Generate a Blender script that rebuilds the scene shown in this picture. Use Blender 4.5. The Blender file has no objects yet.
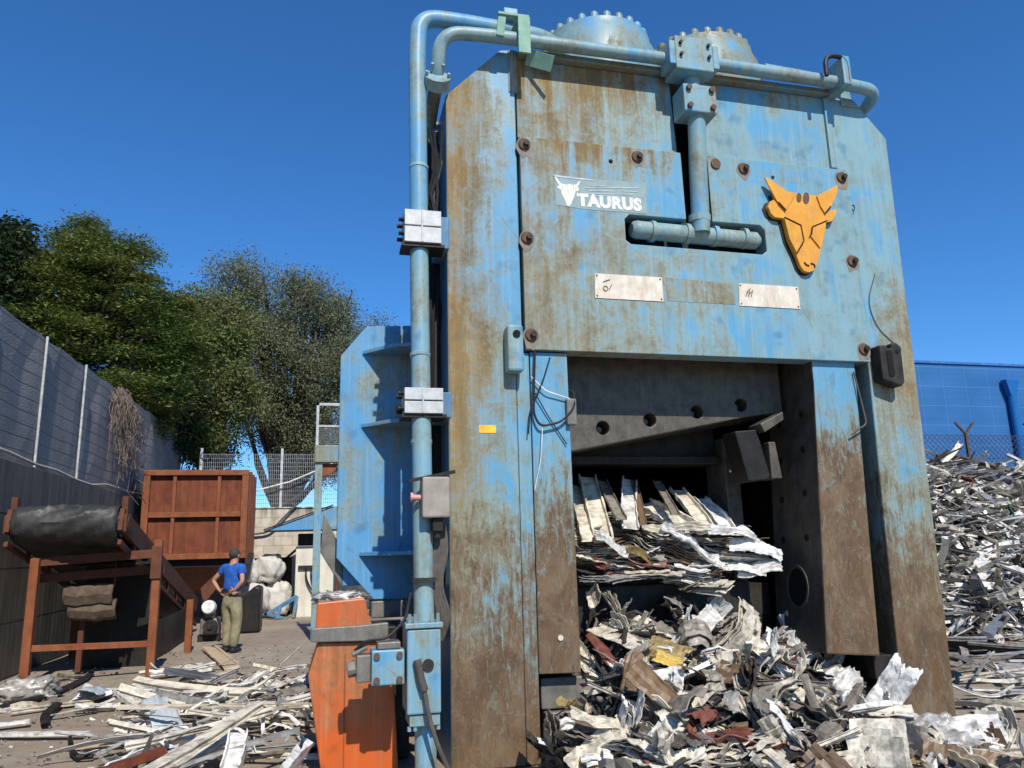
import bpy, bmesh, math, random
import numpy as np
from mathutils import Vector, Matrix, Euler, noise as mn
R = math.radians
rnd = random.Random(7)
sc = bpy.context.scene
COL = sc.collection

# ------------------------------------------------------------------ camera
F_PX, W_PX, H_PX = 769.0, 1024, 768
YAW, PITCH, ROLL = R(14), R(12), R(1.5)
CAM = Vector((0, 0, 1.6))
fw = Vector((math.sin(YAW)*math.cos(PITCH), math.cos(YAW)*math.cos(PITCH), math.sin(PITCH)))
rt0 = Vector((math.cos(YAW), -math.sin(YAW), 0)); up0 = rt0.cross(fw)
rt = rt0*math.cos(ROLL) - up0*math.sin(ROLL)
up = rt0*math.sin(ROLL) + up0*math.cos(ROLL)
cd = bpy.data.cameras.new('camera'); cam = bpy.data.objects.new('camera', cd); COL.objects.link(cam)
cd.sensor_width = 36; cd.lens = F_PX/W_PX*36; cd.clip_end = 2000; cd.clip_start = 0.05
m = Matrix((rt, up, -fw)).transposed().to_4x4(); m.translation = CAM
cam.matrix_world = m
sc.camera = cam

# survey helpers: a measured direction met with a real plane gives a real point
def ray(u, v): return fw + rt*((u-512)/F_PX) - up*((v-384)/F_PX)
def PY(u, v, Y):
    d = ray(u, v); return CAM + d*(Y/d.y)
def PZ(u, v, Z=0.0):
    d = ray(u, v); return CAM + d*((Z-CAM.z)/d.z)
def PX(u, v, X):
    d = ray(u, v); return CAM + d*(X/d.x)

# ------------------------------------------------------------------ node helpers
class NB:
    def __init__(s, name):
        s.m = bpy.data.materials.new(name); s.m.use_nodes = True
        s.t = s.m.node_tree; s.N = s.t.nodes; s.L = s.t.links
        s.b = s.N['Principled BSDF']; s.out = s.N['Material Output']
        s.obj = None; s.pos = None
    def P(s):
        if not s.pos: s.pos = s.N.new('ShaderNodeNewGeometry')
        return s.pos.outputs['Position']
    def O(s):
        if not s.obj: s.obj = s.N.new('ShaderNodeTexCoord')
        return s.obj.outputs['Object']
    def put(s, sock, v):
        if isinstance(v, (int, float)): sock.default_value = v
        elif isinstance(v, (tuple, list)):
            sock.default_value = tuple(v) if len(v) == len(sock.default_value) else tuple(v)+(1,)
        else: s.L.new(v, sock)
    def map(s, vec, scale=(1,1,1), rot=(0,0,0), loc=(0,0,0)):
        n = s.N.new('ShaderNodeMapping'); s.put(n.inputs['Vector'], vec)
        n.inputs['Scale'].default_value = scale; n.inputs['Rotation'].default_value = rot; n.inputs['Location'].default_value = loc
        return n.outputs[0]
    def noise(s, vec, scale, detail=5, rough=.55, dist=0.0):
        n = s.N.new('ShaderNodeTexNoise'); s.put(n.inputs['Vector'], vec)
        n.inputs['Scale'].default_value = scale; n.inputs['Detail'].default_value = detail
        n.inputs['Roughness'].default_value = rough; n.inputs['Distortion'].default_value = dist
        return n.outputs['Fac']
    def voro(s, vec, scale, feature='F1', out='Distance'):
        n = s.N.new('ShaderNodeTexVoronoi'); n.feature = feature; s.put(n.inputs['Vector'], vec)
        n.inputs['Scale'].default_value = scale
        return n.outputs[out]
    def wave(s, vec, scale, dist=0, dirn='X', detail=2):
        n = s.N.new('ShaderNodeTexWave'); n.bands_direction = dirn; s.put(n.inputs['Vector'], vec)
        n.inputs['Scale'].default_value = scale; n.inputs['Distortion'].default_value = dist; n.inputs['Detail'].default_value = detail
        return n.outputs['Fac']
    def mr(s, v, a, b, c=0.0, d=1.0, smooth=False):
        n = s.N.new('ShaderNodeMapRange'); s.put(n.inputs[0], v)
        if smooth: n.interpolation_type = 'SMOOTHSTEP'
        for i, k in enumerate((a, b, c, d)): n.inputs[i+1].default_value = k
        return n.outputs[0]
    def mth(s, op, a, b=0.0):
        n = s.N.new('ShaderNodeMath'); n.operation = op; s.put(n.inputs[0], a); s.put(n.inputs[1], b)
        return n.outputs[0]
    def add(s, *xs):
        r = xs[0]
        for x in xs[1:]: r = s.mth('ADD', r, x)
        return r
    def mul(s, a, b): return s.mth('MULTIPLY', a, b)
    def mix(s, f, a, b):
        n = s.N.new('ShaderNodeMix'); n.data_type = 'RGBA'
        s.put(n.inputs[0], f); s.put(n.inputs[6], a); s.put(n.inputs[7], b)
        return n.outputs[2]
    def sep(s, v):
        n = s.N.new('ShaderNodeSeparateXYZ'); s.put(n.inputs[0], v); return n.outputs
    def rand(s): 
        n = s.N.new('ShaderNodeObjectInfo'); return n.outputs['Random']
    def island(s):
        if not s.pos: s.pos = s.N.new('ShaderNodeNewGeometry')
        return s.pos.outputs['Random Per Island']
    def bump(s, h, strength=.3, dist=.01):
        n = s.N.new('ShaderNodeBump'); s.put(n.inputs['Height'], h)
        n.inputs['Strength'].default_value = strength; n.inputs['Distance'].default_value = dist
        s.L.new(n.outputs[0], s.b.inputs['Normal'])
    def fin(s, col, rough=.6, metal=0.0, spec=.4):
        s.put(s.b.inputs['Base Color'], col); s.put(s.b.inputs['Roughness'], rough)
        s.put(s.b.inputs['Metallic'], metal); s.b.inputs['Specular IOR Level'].default_value = spec
        return s.m

BLUE = (.10, .305, .475); FADE = (.215, .355, .385); OLIVE = (.31, .185, .045); OLIVE2 = (.185, .115, .032); RUST = (.15, .068, .022); BROWN = (.135, .084, .046)

def paint(name, seed=0, fade=.5, stain=.5, rustz=(-5, -4), stainx=None, stainz=None, base=BLUE, fadec=FADE, scratch=1.0, rustbias=0.0, rustcol=BROWN, drip=None, halocol=(.235, .265, .185)):
    """weathered blue enamel: faded patches, ochre run-off stains, wear down to brown steel towards a height"""
    n = NB(name); P = n.map(n.P(), loc=(seed*3.17, seed*1.7, seed*.9)); xyz = n.sep(n.P())
    big = n.noise(P, .9, 6, .6); med = n.noise(P, 3.4, 6, .65, .6); st = n.noise(n.map(P, (7, 7, .9)), 1.3, 5, .62); fine = n.noise(P, 28, 5, .7)
    blot = n.noise(P, 6.5, 2, .4)
    fd = n.mr(n.add(n.mul(big, .6), n.mul(med, .3), n.mul(st, .35)), .72-.26*fade, .86-.26*fade, smooth=True)
    if rustz[1] > 1.5: fd = n.mth('MAXIMUM', fd, n.mul(n.mr(xyz[2], rustz[1]+.5, rustz[1]-1.0, 0, .9), n.mr(med, .38, .52)))
    c = n.mix(fd, base, fadec)
    c = n.mix(n.mr(blot, .60, .74, 0, .55), c, tuple(k*.55 for k in base))
    s = n.add(n.mul(big, .45), n.mul(med, .35), n.mul(st, .35), n.mul(fine, .12))
    if stainx: s = n.add(s, n.mr(xyz[0], stainx[0], stainx[1], .13, -.12))
    if drip: s = n.add(s, n.mul(n.mr(xyz[2], drip[0]-drip[1], drip[0], 0, .22), n.mr(st, .42, .6)))
    if stainz: s = n.add(s, n.mr(xyz[2], stainz[0], stainz[1], .10, -.10))
    sm = n.mr(s, .79-.26*stain, .90-.26*stain, smooth=True)
    grime = n.mr(n.add(n.mul(med, .5), n.mul(big, .3), n.mul(fine, .2)), .46, .62)
    c = n.mix(n.mul(grime, .30), c, (.17, .17, .11))
    sc_ = n.mix(n.mr(st, .40, .62), OLIVE, OLIVE2)
    sc_ = n.mix(n.mr(med, .5, .68, 0, .75), sc_, RUST)
    halo = n.mr(s, .70-.26*stain, .86-.26*stain, smooth=True)
    vst = n.noise(n.map(P, (34, 34, 1.1), (0, 0, 0), (2, 5, 1)), 1.0, 5, .7)
    c = n.mix(n.mul(halo, n.mr(vst, .35, .6, .22, .55)), c, halocol)
    core = n.mr(n.add(s, n.mul(n.mth('SUBTRACT', vst, .5), .12), n.mul(n.mth('SUBTRACT', fine, .5), .3)), .78-.26*stain, 1.0-.26*stain)
    c = n.mix(n.mul(core, .95), c, sc_)
    c = n.mix(n.mr(n.add(n.mul(vst, .6), n.mul(med, .4)), .50, .64, 0, .30), c, tuple(k*.6 for k in halocol))
    c = n.mix(n.mr(vst, .46, .30, 0, .22), c, (.40, .50, .52) if base[2] > .2 else (.72, .30, .14))
    # rust creeping up from below, broken by slanting scuffs
    diag = n.noise(n.map(P, (16, 16, 2.6), (0, R(24), 0)), 1.0, 6, .75, 1.2)
    diag2 = n.noise(n.map(P, (14, 14, 2.2), (0, R(-38), 0)), 1.2, 6, .75, 1.0)
    zf = n.mr(xyz[2], rustz[0], rustz[1], .15+rustbias, -.15+rustbias)
    w = n.add(n.mul(n.mth('MAXIMUM', diag, diag2), .62*scratch), n.mul(med, .30), n.mul(big, .18), n.mul(fine, .14), zf)
    c = n.mix(n.mr(w, .54, .67, 0, .75), c, tuple(k*.93 for k in halocol))
    rm = n.mr(w, .61, .72)
    speck = n.noise(n.map(P, (15, 15, 7), (0, R(33), 0), (4, 2, 7)), 1.0, 5, .75, .8)
    rm = n.mth('MAXIMUM', n.mth('SUBTRACT', rm, n.mul(n.mr(speck, .56, .62), n.mr(xyz[2], rustz[0]-.4, rustz[1], .25, .95))), 0.0)
    rc = n.mix(n.mr(med, .35, .65), rustcol, tuple(k*.62 for k in rustcol))
    rc = n.mix(n.mr(st, .45, .7, 0, .6), rc, RUST)
    hue = n.noise(n.map(P, (5, 5, 3), (0, R(-20), 0), (9, 9, 9)), 1.0, 6, .7, .7)
    rc = n.mix(n.mr(hue, .42, .60, 0, .65), rc, (.19, .13, .075))
    rc = n.mix(n.mr(n.noise(n.map(P, (22, 22, 5), (0, R(15), 0)), 1.0, 5, .8), .56, .66, 0, .6), rc, (.05, .032, .02))
    rc = n.mix(n.mr(fine, .60, .70, 0, .5), rc, (.32, .27, .20))
    for q_, (an_, sc_s, wd) in enumerate(((24, 6.1, .010), (-47, 8.3, .009), (62, 4.7, .007))):
        vv = n.voro(n.map(P, (1.4, 1.4, .35), (0, R(an_), 0), (q_*3.3, 1, q_)), sc_s, 'DISTANCE_TO_EDGE')
        rc = n.mix(n.mul(n.mr(vv, 0, wd, 1, 0), n.mr(n.noise(P, 5.2+q_, 4), .50, .62, 0, .5)), rc, (.30, .26, .20) if q_ != 1 else (.035, .025, .018))
    c = n.mix(rm, c, rc)
    # thin scratches
    v1 = n.voro(n.map(P, (2.4, 2.4, .9), (0, R(28), 0)), 2.2, 'DISTANCE_TO_EDGE')
    sm2 = n.mul(n.mr(v1, .0, .006, 1, 0), n.mr(med, .42, .55))
    c = n.mix(n.mul(sm2, .55), c, (.11, .075, .045))
    pit = n.mr(n.voro(P, 34), .05, .16, 1, 0)
    c = n.mix(n.mul(pit, n.mr(med, .5, .6, 0, .65)), c, (.16, .10, .055))
    n.bump(n.add(n.mul(fine, .4), n.mul(rm, -.5), n.mul(med, .8)), .35, .006)
    return n.fin(c, n.mr(n.add(rm, sm), 0, 1, .42, .78), 0, .35)

def rough_steel(name, col, col2, scale=6, rough=.6, metal=0.0, bump=.4, dust=.35, dustcol=(.28, .22, .16), streak=0):
    n = NB(name); P = n.P()
    a = n.noise(P, scale, 6, .65); b = n.noise(n.map(P, (6, 6, 1)), scale*.35, 5); f = n.noise(P, scale*9, 4, .7)
    c = n.mix(n.mr(a, .35, .65), col, col2)
    c = n.mix(n.mr(n.add(n.mul(b, .7), n.mul(f, .3)), .48, .68, 0, dust), c, dustcol)
    if streak: c = n.mix(n.mr(n.noise(n.map(P, (9, 9, .8)), 1.2, 5, .65), .40, .62, 0, streak), c, tuple(k*.42 for k in col))
    n.bump(n.add(n.mul(f, .5), a), bump, .006)
    return n.fin(c, n.mr(f, .3, .7, rough-.12, rough+.15), metal, .35)

def scrapm(name, col, col2, rough=.5, metal=0.0, dirt=.5, bias=0.0):
    n = NB(name); P = n.O(); r = n.rand()
    Pm = n.N.new('ShaderNodeVectorMath'); Pm.operation = 'ADD'; n.put(Pm.inputs[0], P); n.L.new(r, Pm.inputs[1]); P = Pm.outputs[0]
    a = n.noise(P, 9, 6, .65, .5); b = n.noise(n.map(P, (2, 14, 14)), 2, 4); f = n.noise(P, 60, 4, .7)
    c = n.mix(r, col, col2)
    c = n.mix(n.mr(n.add(n.mul(a, .75), n.mul(b, .3)), .47-bias, .64-bias, 0, dirt), c, (.085, .062, .042))
    c = n.mix(n.mr(f, .6, .72, 0, .5*dirt), c, (.16, .12, .08))
    n.bump(n.add(n.mul(f, .3), a), .3, .004)
    return n.fin(c, n.mr(a, .3, .7, rough-.1, rough+.2), metal, .5)

def plain(name, col, rough=.6, metal=0.0, var=.25, scale=12, bump=.15, coord='P'):
    n = NB(name); P = n.P() if coord == 'P' else n.O()
    a = n.noise(P, scale, 5, .6)
    c = n.mix(n.mr(a, .35, .65), tuple(k*(1-var) for k in col), tuple(min(1, k*(1+var)) for k in col))
    n.bump(a, bump, .01)
    return n.fin(c, rough, metal)

M = {}
M['col_l'] = paint('left column paint', 1, fade=.50, stain=.76, rustz=(.5, 2.95), stainx=(1.05, 1.62), scratch=1.0)
M['col_r'] = paint('right column paint', 2.3, fade=.88, stain=.46, rustz=(.6, 3.3), stainx=(5.7, 4.6), stainz=(3.2, 4.6))
M['head'] = paint('head plate paint', 3.4, fade=.72, stain=.50, rustz=(-3, 1.4), stainx=(1.5, 4.4), drip=(5.18, .4))
M['upper'] = paint('upper plate paint', 5.1, fade=.72, stain=.48, rustz=(-3, 1.4), stainx=(2.2, 3.5), drip=(5.95, .5))
M['guide'] = paint('guide plate paint', 6.6, fade=.45, stain=.42, rustz=(1.15, 2.75), scratch=1.1)
M['jaw'] = paint('jaw front paint', 7.7, fade=.35, stain=.34, rustz=(1.9, 3.0), scratch=1.1)
M['pipe'] = paint('pipe paint', 9.1, fade=.74, stain=.44, rustz=(-3, .5), scratch=.8, base=(.11, .31, .48))
M['pipe2'] = paint('old pipe paint', 4.1, fade=.9, stain=.45, rustz=(-3, 3), scratch=.8, fadec=(.24, .36, .37))
M['blue'] = paint('feed box paint', 12.0, fade=.36, stain=.38, rustz=(-3, .6), scratch=.75, base=(.095, .30, .52))
M['fin'] = paint('rib paint', 15.0, fade=.6, stain=.5, rustz=(-3, .6))
M['drum'] = paint('cylinder cap paint', 18.0, fade=.95, stain=.6, rustz=(-3, 3), fadec=(.19, .31, .35))
M['drum_rusty'] = paint('rusty cylinder cap paint', 21.0, fade=1.0, stain=.78, rustz=(-3, 3), fadec=(.22, .27, .24))
M['panel'] = paint('faded panel paint', 26.0, fade=.8, stain=.85, rustz=(-3, 1.4))
M['side'] = paint('shaded column side paint', 24.0, fade=.2, stain=.2, rustz=(-1, .8), base=(.05, .17, .32), fadec=(.08, .19, .26))  # shade of the sunless column side put into a darker blue
M['dark'] = rough_steel('shade-darkened steel', (.010, .0085, .007), (.030, .025, .020), 7, .6, 0, .5, .3, (.10, .08, .06))  # interior steel, albedo lowered to stand in for deep shade
M['jawface'] = rough_steel('shaded jaw steel', (.045, .037, .029), (.095, .078, .060), 7, .6, 0, .5, .4, (.14, .115, .085))  # inner jaw face: its shade put into a darker steel colour
M['darker'] = rough_steel('shade-blackened steel', (.007, .006, .005), (.018, .015, .013), 7, .55, 0, .5, .2, (.06, .05, .04))  # colour cut near black so enclosed recesses look deeply shaded
M['blade'] = rough_steel('shear blade steel', (.062, .054, .044), (.12, .105, .082), 9, .5, .15, .5, .4, (.18, .15, .115))
M['greysteel'] = rough_steel('worn grey steel', (.12, .115, .10), (.22, .20, .17), 9, .5, .2, .4, .4, (.3, .26, .2))
M['rustbolt'] = rough_steel('rusted washer', (.085, .045, .025), (.15, .09, .06), 30, .8, 0, .6, .3, (.22, .17, .14))
M['boltdark'] = plain('dark bolt', (.03, .025, .02), .6, .3)
M['black'] = plain('black hole', (.004, .004, .004), .9)
M['galv'] = rough_steel('galvanised clamp', (.42, .43, .42), (.58, .58, .56), 12, .5, .1, .2, .3, (.35, .33, .28))
M['green'] = rough_steel('pale green bracket', (.16, .34, .24), (.24, .42, .32), 14, .6, 0, .3, .4, (.25, .22, .15))
M['orange'] = paint('orange box paint', 30, fade=.35, stain=.34, halocol=(.40, .13, .045), rustz=(-.7, .55), base=(.56, .105, .018), fadec=(.55, .17, .06), scratch=.85)
M['boxgrey'] = rough_steel('aged beige box', (.25, .22, .18), (.36, .32, .27), 10, .6, 0, .2, .3)
M['hose'] = plain('black rubber hose', (.02, .019, .018), .55)
M['hosegrey'] = plain('dusty hose', (.09, .075, .06), .7)
M['whitewire'] = plain('white wire', (.7, .68, .62), .6)
M['yellow'] = plain('yellow sticker', (.80, .45, .03), .5)
M['bull'] = rough_steel('orange emblem', (.66, .28, .025), (.76, .35, .045), 9, .55, 0, .2, .6, (.42, .22, .07))
M['cream'] = rough_steel('stained cream label', (.62, .52, .38), (.75, .70, .60), 8, .55, 0, .05, .55, (.38, .25, .14))
M['ink'] = plain('ink', (.04, .04, .045), .6)
M['whitepaint'] = rough_steel('worn white lettering', (.74, .71, .63), (.80, .78, .71), 40, .6, 0, .05, .95, (.36, .38, .33))
M['logo_back'] = rough_steel('grey decal', (.21, .31, .33), (.27, .37, .37), 14, .6, 0, .05, .6, (.30, .27, .17))
M['decal_line'] = plain('faint decal line', (.40, .46, .45), .6)
M['rustred'] = rough_steel('rust red primer', (.13, .032, .014), (.22, .06, .022), 3.5, .75, 0, .35, .7, (.24, .075, .028), streak=.4)
M['rustor'] = rough_steel('orange rust', (.19, .055, .022), (.28, .095, .035), 5, .75, 0, .35, .5, (.12, .04, .02))
M['rustdark'] = rough_steel('dark rust', (.10, .035, .018), (.15, .055, .028), 5, .8, 0, .35, .4, (.07, .03, .02))
M['rubber'] = rough_steel('conveyor rubber', (.022, .022, .022), (.045, .044, .043), 6, .5, 0, .3, .45, (.10, .09, .08))
M['tarp'] = plain('brown tarpaulin', (.10, .072, .048), .9, 0, .3, 10, .5)
M['skin'] = plain('skin', (.42, .22, .15), .55, 0, .06, 20, .05, 'O')
M['shirt'] = plain('royal blue cotton', (.020, .10, .42), .85, 0, .3, 9, 1.0, 'O')
M['trousers'] = plain('khaki cotton', (.25, .22, .135), .9, 0, .3, 8, 1.0, 'O')
M['hair'] = plain('greying dark hair', (.05, .042, .038), .8, 0, .5, 60, .5, 'O')
M['shoe'] = plain('dark shoe', (.02, .02, .022), .6, 0, .2, 20, .1, 'O')
M['sack'] = plain('grubby white sack', (.52, .49, .43), .85, 0, .2, 5, .4)
M['cabinet'] = rough_steel('cream cabinet', (.62, .58, .46), (.72, .68, .56), 3, .6, 0, .1, .4, (.35, .29, .2))
M['palegrey'] = plain('pale grey pole', (.45, .45, .43), .5, .1)
M['wire'] = plain('fence wire', (.32, .33, .33), .5, .5)
M['darkwire'] = plain('dark fence wire', (.07, .07, .075), .6, .3)
M['postbrown'] = plain('brown post', (.10, .055, .035), .8)
M['rope'] = plain('pale rope', (.45, .40, .32), .9)
M['twig'] = plain('dry twig', (.20, .15, .11), .9)
M['wood'] = rough_steel('weathered plank', (.42, .31, .18), (.52, .42, .27), 7, .8, 0, .2, .4, (.2, .14, .09))
M['bark'] = plain('bark', (.055, .042, .032), .9, 0, .4, 8, .8)
M['duct'] = plain('blue downpipe', (.010, .12, .36), .35, 0, .1)

# scrap colours
M['film'] = plain('grey plastic film', (.40, .44, .46), .22, 0, .2, 9, .3)
SC = {
 'white':  scrapm('white coated aluminium', (.68, .65, .58), (.82, .80, .75), .42, 0, .7, -.02),
 'cream':  scrapm('cream coated aluminium', (.62, .55, .42), (.76, .70, .57), .45, 0, .65),
 'grey':   scrapm('bare grey aluminium', (.36, .345, .315), (.55, .53, .49), .42, .3, .7),
 'dirty':  scrapm('dirty taupe aluminium', (.20, .17, .13), (.38, .34, .28), .5, .15, .8),
 'dark':   scrapm('blackened aluminium', (.028, .026, .026), (.10, .09, .08), .45, .2, .6),
 'brown':  scrapm('brown coated aluminium', (.16, .095, .05), (.28, .18, .10), .45, 0, .6),
 'red':    scrapm('red coated aluminium', (.17, .045, .028), (.26, .085, .055), .5, 0, .5),
 'gold':   scrapm('gold anodised aluminium', (.34, .235, .085), (.50, .36, .14), .4, .25, .7),
 'yellow': scrapm('yellow coated aluminium', (.66, .45, .08), (.74, .55, .16), .4, 0, .3),
 'green':  scrapm('green coated aluminium', (.012, .10, .055), (.03, .2, .12), .4, 0, .4),
 'slate':  scrapm('slate blue aluminium', (.08, .095, .12), (.19, .21, .25), .45, .2, .5),
}

# ------------------------------------------------------------------ geometry helpers
def tag(o, label=None, cat=None, group=None, kind=None):
    if label: o['label'] = label
    if cat: o['category'] = cat
    if group: o['group'] = group
    if kind: o['kind'] = kind
    return o
def empty(name, loc=(0, 0, 0), rz=0.0):
    o = bpy.data.objects.new(name, None); COL.objects.link(o); o.location = loc; o.rotation_euler = (0, 0, rz); o.empty_display_size = .2
    return o
def link(name, me, mat=None, parent=None, world=True, bevel=0.0, smooth=False):
    o = bpy.data.objects.new(name, me); COL.objects.link(o)
    if mat is not None:
        for mm in (mat if isinstance(mat, (list, tuple)) else [mat]): me.materials.append(mm)
    if smooth: me.shade_smooth()
    if parent is not None:
        o.parent = parent
        if world: o.matrix_parent_inverse = wmat(parent).inverted()
    if bevel:
        b = o.modifiers.new('bevel', 'BEVEL'); b.width = bevel; b.segments = 2; b.limit_method = 'ANGLE'; b.angle_limit = R(40)
    return o
def wmat(o):
    mm = Matrix.LocRotScale(o.location, o.rotation_euler, o.scale)
    if o.parent: mm = wmat(o.parent) @ o.matrix_parent_inverse @ mm
    return mm
class MB:
    def __init__(s): s.v = []; s.f = []; s.mi = []; s.cur = 0
    def addm(s, vs, fs):
        n = len(s.v); s.v += [tuple(v) for v in vs]; s.f += [tuple(i+n for i in f) for f in fs]; s.mi += [s.cur]*len(fs); return s
    def box(s, x0, x1, y0, y1, z0, z1, mat=None):
        vs = [Vector((x, y, z)) for z in (z0, z1) for y in (y0, y1) for x in (x0, x1)]
        if mat is not None: vs = [mat @ v for v in vs]
        return s.addm(vs, [(0,2,3,1), (4,5,7,6), (0,1,5,4), (2,6,7,3), (0,4,6,2), (1,3,7,5)])
    def bar(s, a, b, w, h, upv=(0, 0, 1)):
        a = Vector(a); b = Vector(b); d = b-a; L = d.length; d.normalize(); u = Vector(upv)
        if abs(d.dot(u)) > .98: u = Vector((1, 0, 0))
        sx = d.cross(u).normalized(); sz = sx.cross(d)
        mm = Matrix((d, sx, sz)).transposed().to_4x4(); mm.translation = a
        return s.box(0, L, -w/2, w/2, -h/2, h/2, mm)
    def tube(s, pts, r, seg=12, cap=True):
        pts = [Vector(p) for p in pts]; n = len(pts); rs = r if isinstance(r, (list, tuple)) else [r]*n
        prev = None; base = len(s.v); vs = []; fs = []
        for i, p in enumerate(pts):
            t = (pts[min(i+1, n-1)]-pts[max(i-1, 0)]).normalized()
            if prev is None:
                a = Vector((0, 0, 1)) if abs(t.z) < .9 else Vector((1, 0, 0)); nx = t.cross(a).normalized()
            else: nx = (prev - t*prev.dot(t)).normalized()
            prev = nx; ny = t.cross(nx)
            for k in range(seg):
                an = 2*math.pi*k/seg; vs.append(p + (nx*math.cos(an)+ny*math.sin(an))*rs[i])
        for i in range(n-1):
            for k in range(seg):
                k2 = (k+1) % seg; fs.append((i*seg+k, i*seg+k2, (i+1)*seg+k2, (i+1)*seg+k))
        if cap: fs.append(tuple(reversed(range(seg)))); fs.append(tuple((n-1)*seg+k for k in range(seg)))
        return s.addm(vs, fs)
    def cyl(s, a, b, r, seg=16, r2=None): return s.tube([a, b], [r, r if r2 is None else r2], seg)
    def prism(s, poly, y0, y1, axis='Y'):
        n = len(poly)
        f = {'Y': lambda p, t: (p[0], t, p[1]), 'X': lambda p, t: (t, p[0], p[1]), 'Z': lambda p, t: (p[0], p[1], t)}[axis]
        vs = [f(p, y0) for p in poly]+[f(p, y1) for p in poly]
        return s.addm(vs, [tuple(range(n)), tuple(reversed(range(n, 2*n)))]+[(i, i+n, (i+1) % n+n, (i+1) % n) for i in range(n)])
    def build(s, name, mat=None, parent=None, bevel=0.0, smooth=False, label=None, fix=True):
        me = bpy.data.meshes.new(name); me.from_pydata([tuple(v) for v in s.v], [], s.f)
        if fix:
            bm = bmesh.new(); bm.from_mesh(me); bmesh.ops.recalc_face_normals(bm, faces=bm.faces); bm.to_mesh(me); bm.free()
        me.update()
        o = link(name, me, mat, parent, True, bevel, False)
        if any(s.mi): me.polygons.foreach_set('material_index', s.mi)
        if smooth: 
            me.shade_smooth()
            try: me.set_sharp_from_angle(angle=R(40))
            except Exception: pass
        if label: o['label'] = label
        return o
def fillet(pts, r, n=8):
    pts = [Vector(p) for p in pts]; out = [pts[0]]
    for i in range(1, len(pts)-1):
        p = pts[i]; a = (pts[i-1]-p); b = (pts[i+1]-p); rr = min(r, a.length*.49, b.length*.49)
        A = p+a.normalized()*rr; B = p+b.normalized()*rr
        for k in range(n+1):
            t = k/n; out.append(A*(1-t)**2+p*2*t*(1-t)+B*t*t)
    out.append(pts[-1]); return out
def holed(outer, holes, y0, y1, name, mat, parent, bevel=0.004):
    """plate in the XZ plane with real holes"""
    bm = bmesh.new(); loops = []
    for poly in [outer]+holes:
        vs = [bm.verts.new((p[0], y0, p[1])) for p in poly]
        for i in range(len(vs)): bm.edges.new((vs[i], vs[(i+1) % len(vs)]))
        loops.append(vs)
    r = bmesh.ops.triangle_fill(bm, edges=bm.edges[:], use_beauty=True)
    fs = [g for g in r['geom'] if isinstance(g, bmesh.types.BMFace)]
    e = bmesh.ops.extrude_face_region(bm, geom=fs)
    bmesh.ops.translate(bm, verts=[g for g in e['geom'] if isinstance(g, bmesh.types.BMVert)], vec=(0, y1-y0, 0))
    bmesh.ops.recalc_face_normals(bm, faces=bm.faces)
    me = bpy.data.meshes.new(name); bm.to_mesh(me); bm.free()
    return link(name, me, mat, parent, True, bevel)
def circ(x, z, r, n=20): return [(x+r*math.cos(2*math.pi*k/n), z+r*math.sin(2*math.pi*k/n)) for k in range(n)]
def rrect(x0, x1, z0, z1, r, n=4):
    out = []
    for cx, cz, a0 in ((x1-r, z1-r, 0), (x0+r, z1-r, 90), (x0+r, z0+r, 180), (x1-r, z0+r, 270)):
        for k in range(n+1):
            a = R(a0+90*k/n); out.append((cx+r*math.cos(a), cz+r*math.sin(a)))
    return out
def bake(o):
    dg = bpy.context.evaluated_depsgraph_get(); dg.update()
    me = bpy.data.meshes.new_from_object(o.evaluated_get(dg)); mats = list(o.data.materials)
    o.modifiers.clear(); o.data = me
    me.materials.clear()
    for mm in mats: me.materials.append(mm)
    return o
def skin(name, pts, edges, mat, parent, sub=2, loc=None, root=0):
    """one continuous skinned surface grown over joints (x, y, z, rx[, ry])"""
    me = bpy.data.meshes.new(name); me.from_pydata([p[:3] for p in pts], edges, [])
    o = link(name, me, mat, parent, False)
    md = o.modifiers.new('skin', 'SKIN'); md.use_smooth_shade = True; md.branch_smoothing = .4
    for i, p in enumerate(pts):
        d = me.skin_vertices[0].data[i]; d.radius = (p[3], p[4] if len(p) > 4 else p[3]); d.use_root = (i == root)
    s2 = o.modifiers.new('sub', 'SUBSURF'); s2.levels = sub; s2.render_levels = sub
    bake(o); o.data.shade_smooth()
    return o
M['halo'] = rough_steel('rust halo', (.20, .16, .12), (.26, .23, .19), 20, .8, 0, .3, .4, (.13, .08, .05))
# ------------------------------------------------------------------ sky, sun
w = bpy.data.worlds.new('World'); sc.world = w; w.use_nodes = True
nt = w.node_tree; bg = nt.nodes['Background']; sky = nt.nodes.new('ShaderNodeTexSky'); sky.sky_type = 'NISHITA'
SUN_EL, SUN_AZ = R(45), R(5)      # azimuth measured from -Y towards +X
sdir = Vector((math.sin(SUN_AZ)*math.cos(SUN_EL), -math.cos(SUN_AZ)*math.cos(SUN_EL), math.sin(SUN_EL)))
sky.sun_disc = False; sky.sun_elevation = SUN_EL; sky.sun_rotation = math.pi-SUN_AZ
sky.air_density = 1.0; sky.dust_density = 0.0; sky.ozone_density = 6.0; sky.altitude = 600
hs = nt.nodes.new('ShaderNodeHueSaturation'); hs.inputs['Saturation'].default_value = 1.06; hs.inputs['Value'].default_value = 1.0
tm = nt.nodes.new('ShaderNodeMix'); tm.data_type = 'RGBA'; tm.blend_type = 'MULTIPLY'; tm.inputs[0].default_value = 1; tm.inputs[7].default_value = (.70, 1.0, 1.24, 1)
nt.links.new(sky.outputs[0], tm.inputs[6]); nt.links.new(tm.outputs[2], hs.inputs['Color']); nt.links.new(hs.outputs[0], bg.inputs[0]); bg.inputs[1].default_value = .12
sl = bpy.data.lights.new('sun', 'SUN'); so = bpy.data.objects.new('sun', sl); COL.objects.link(so)
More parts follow.
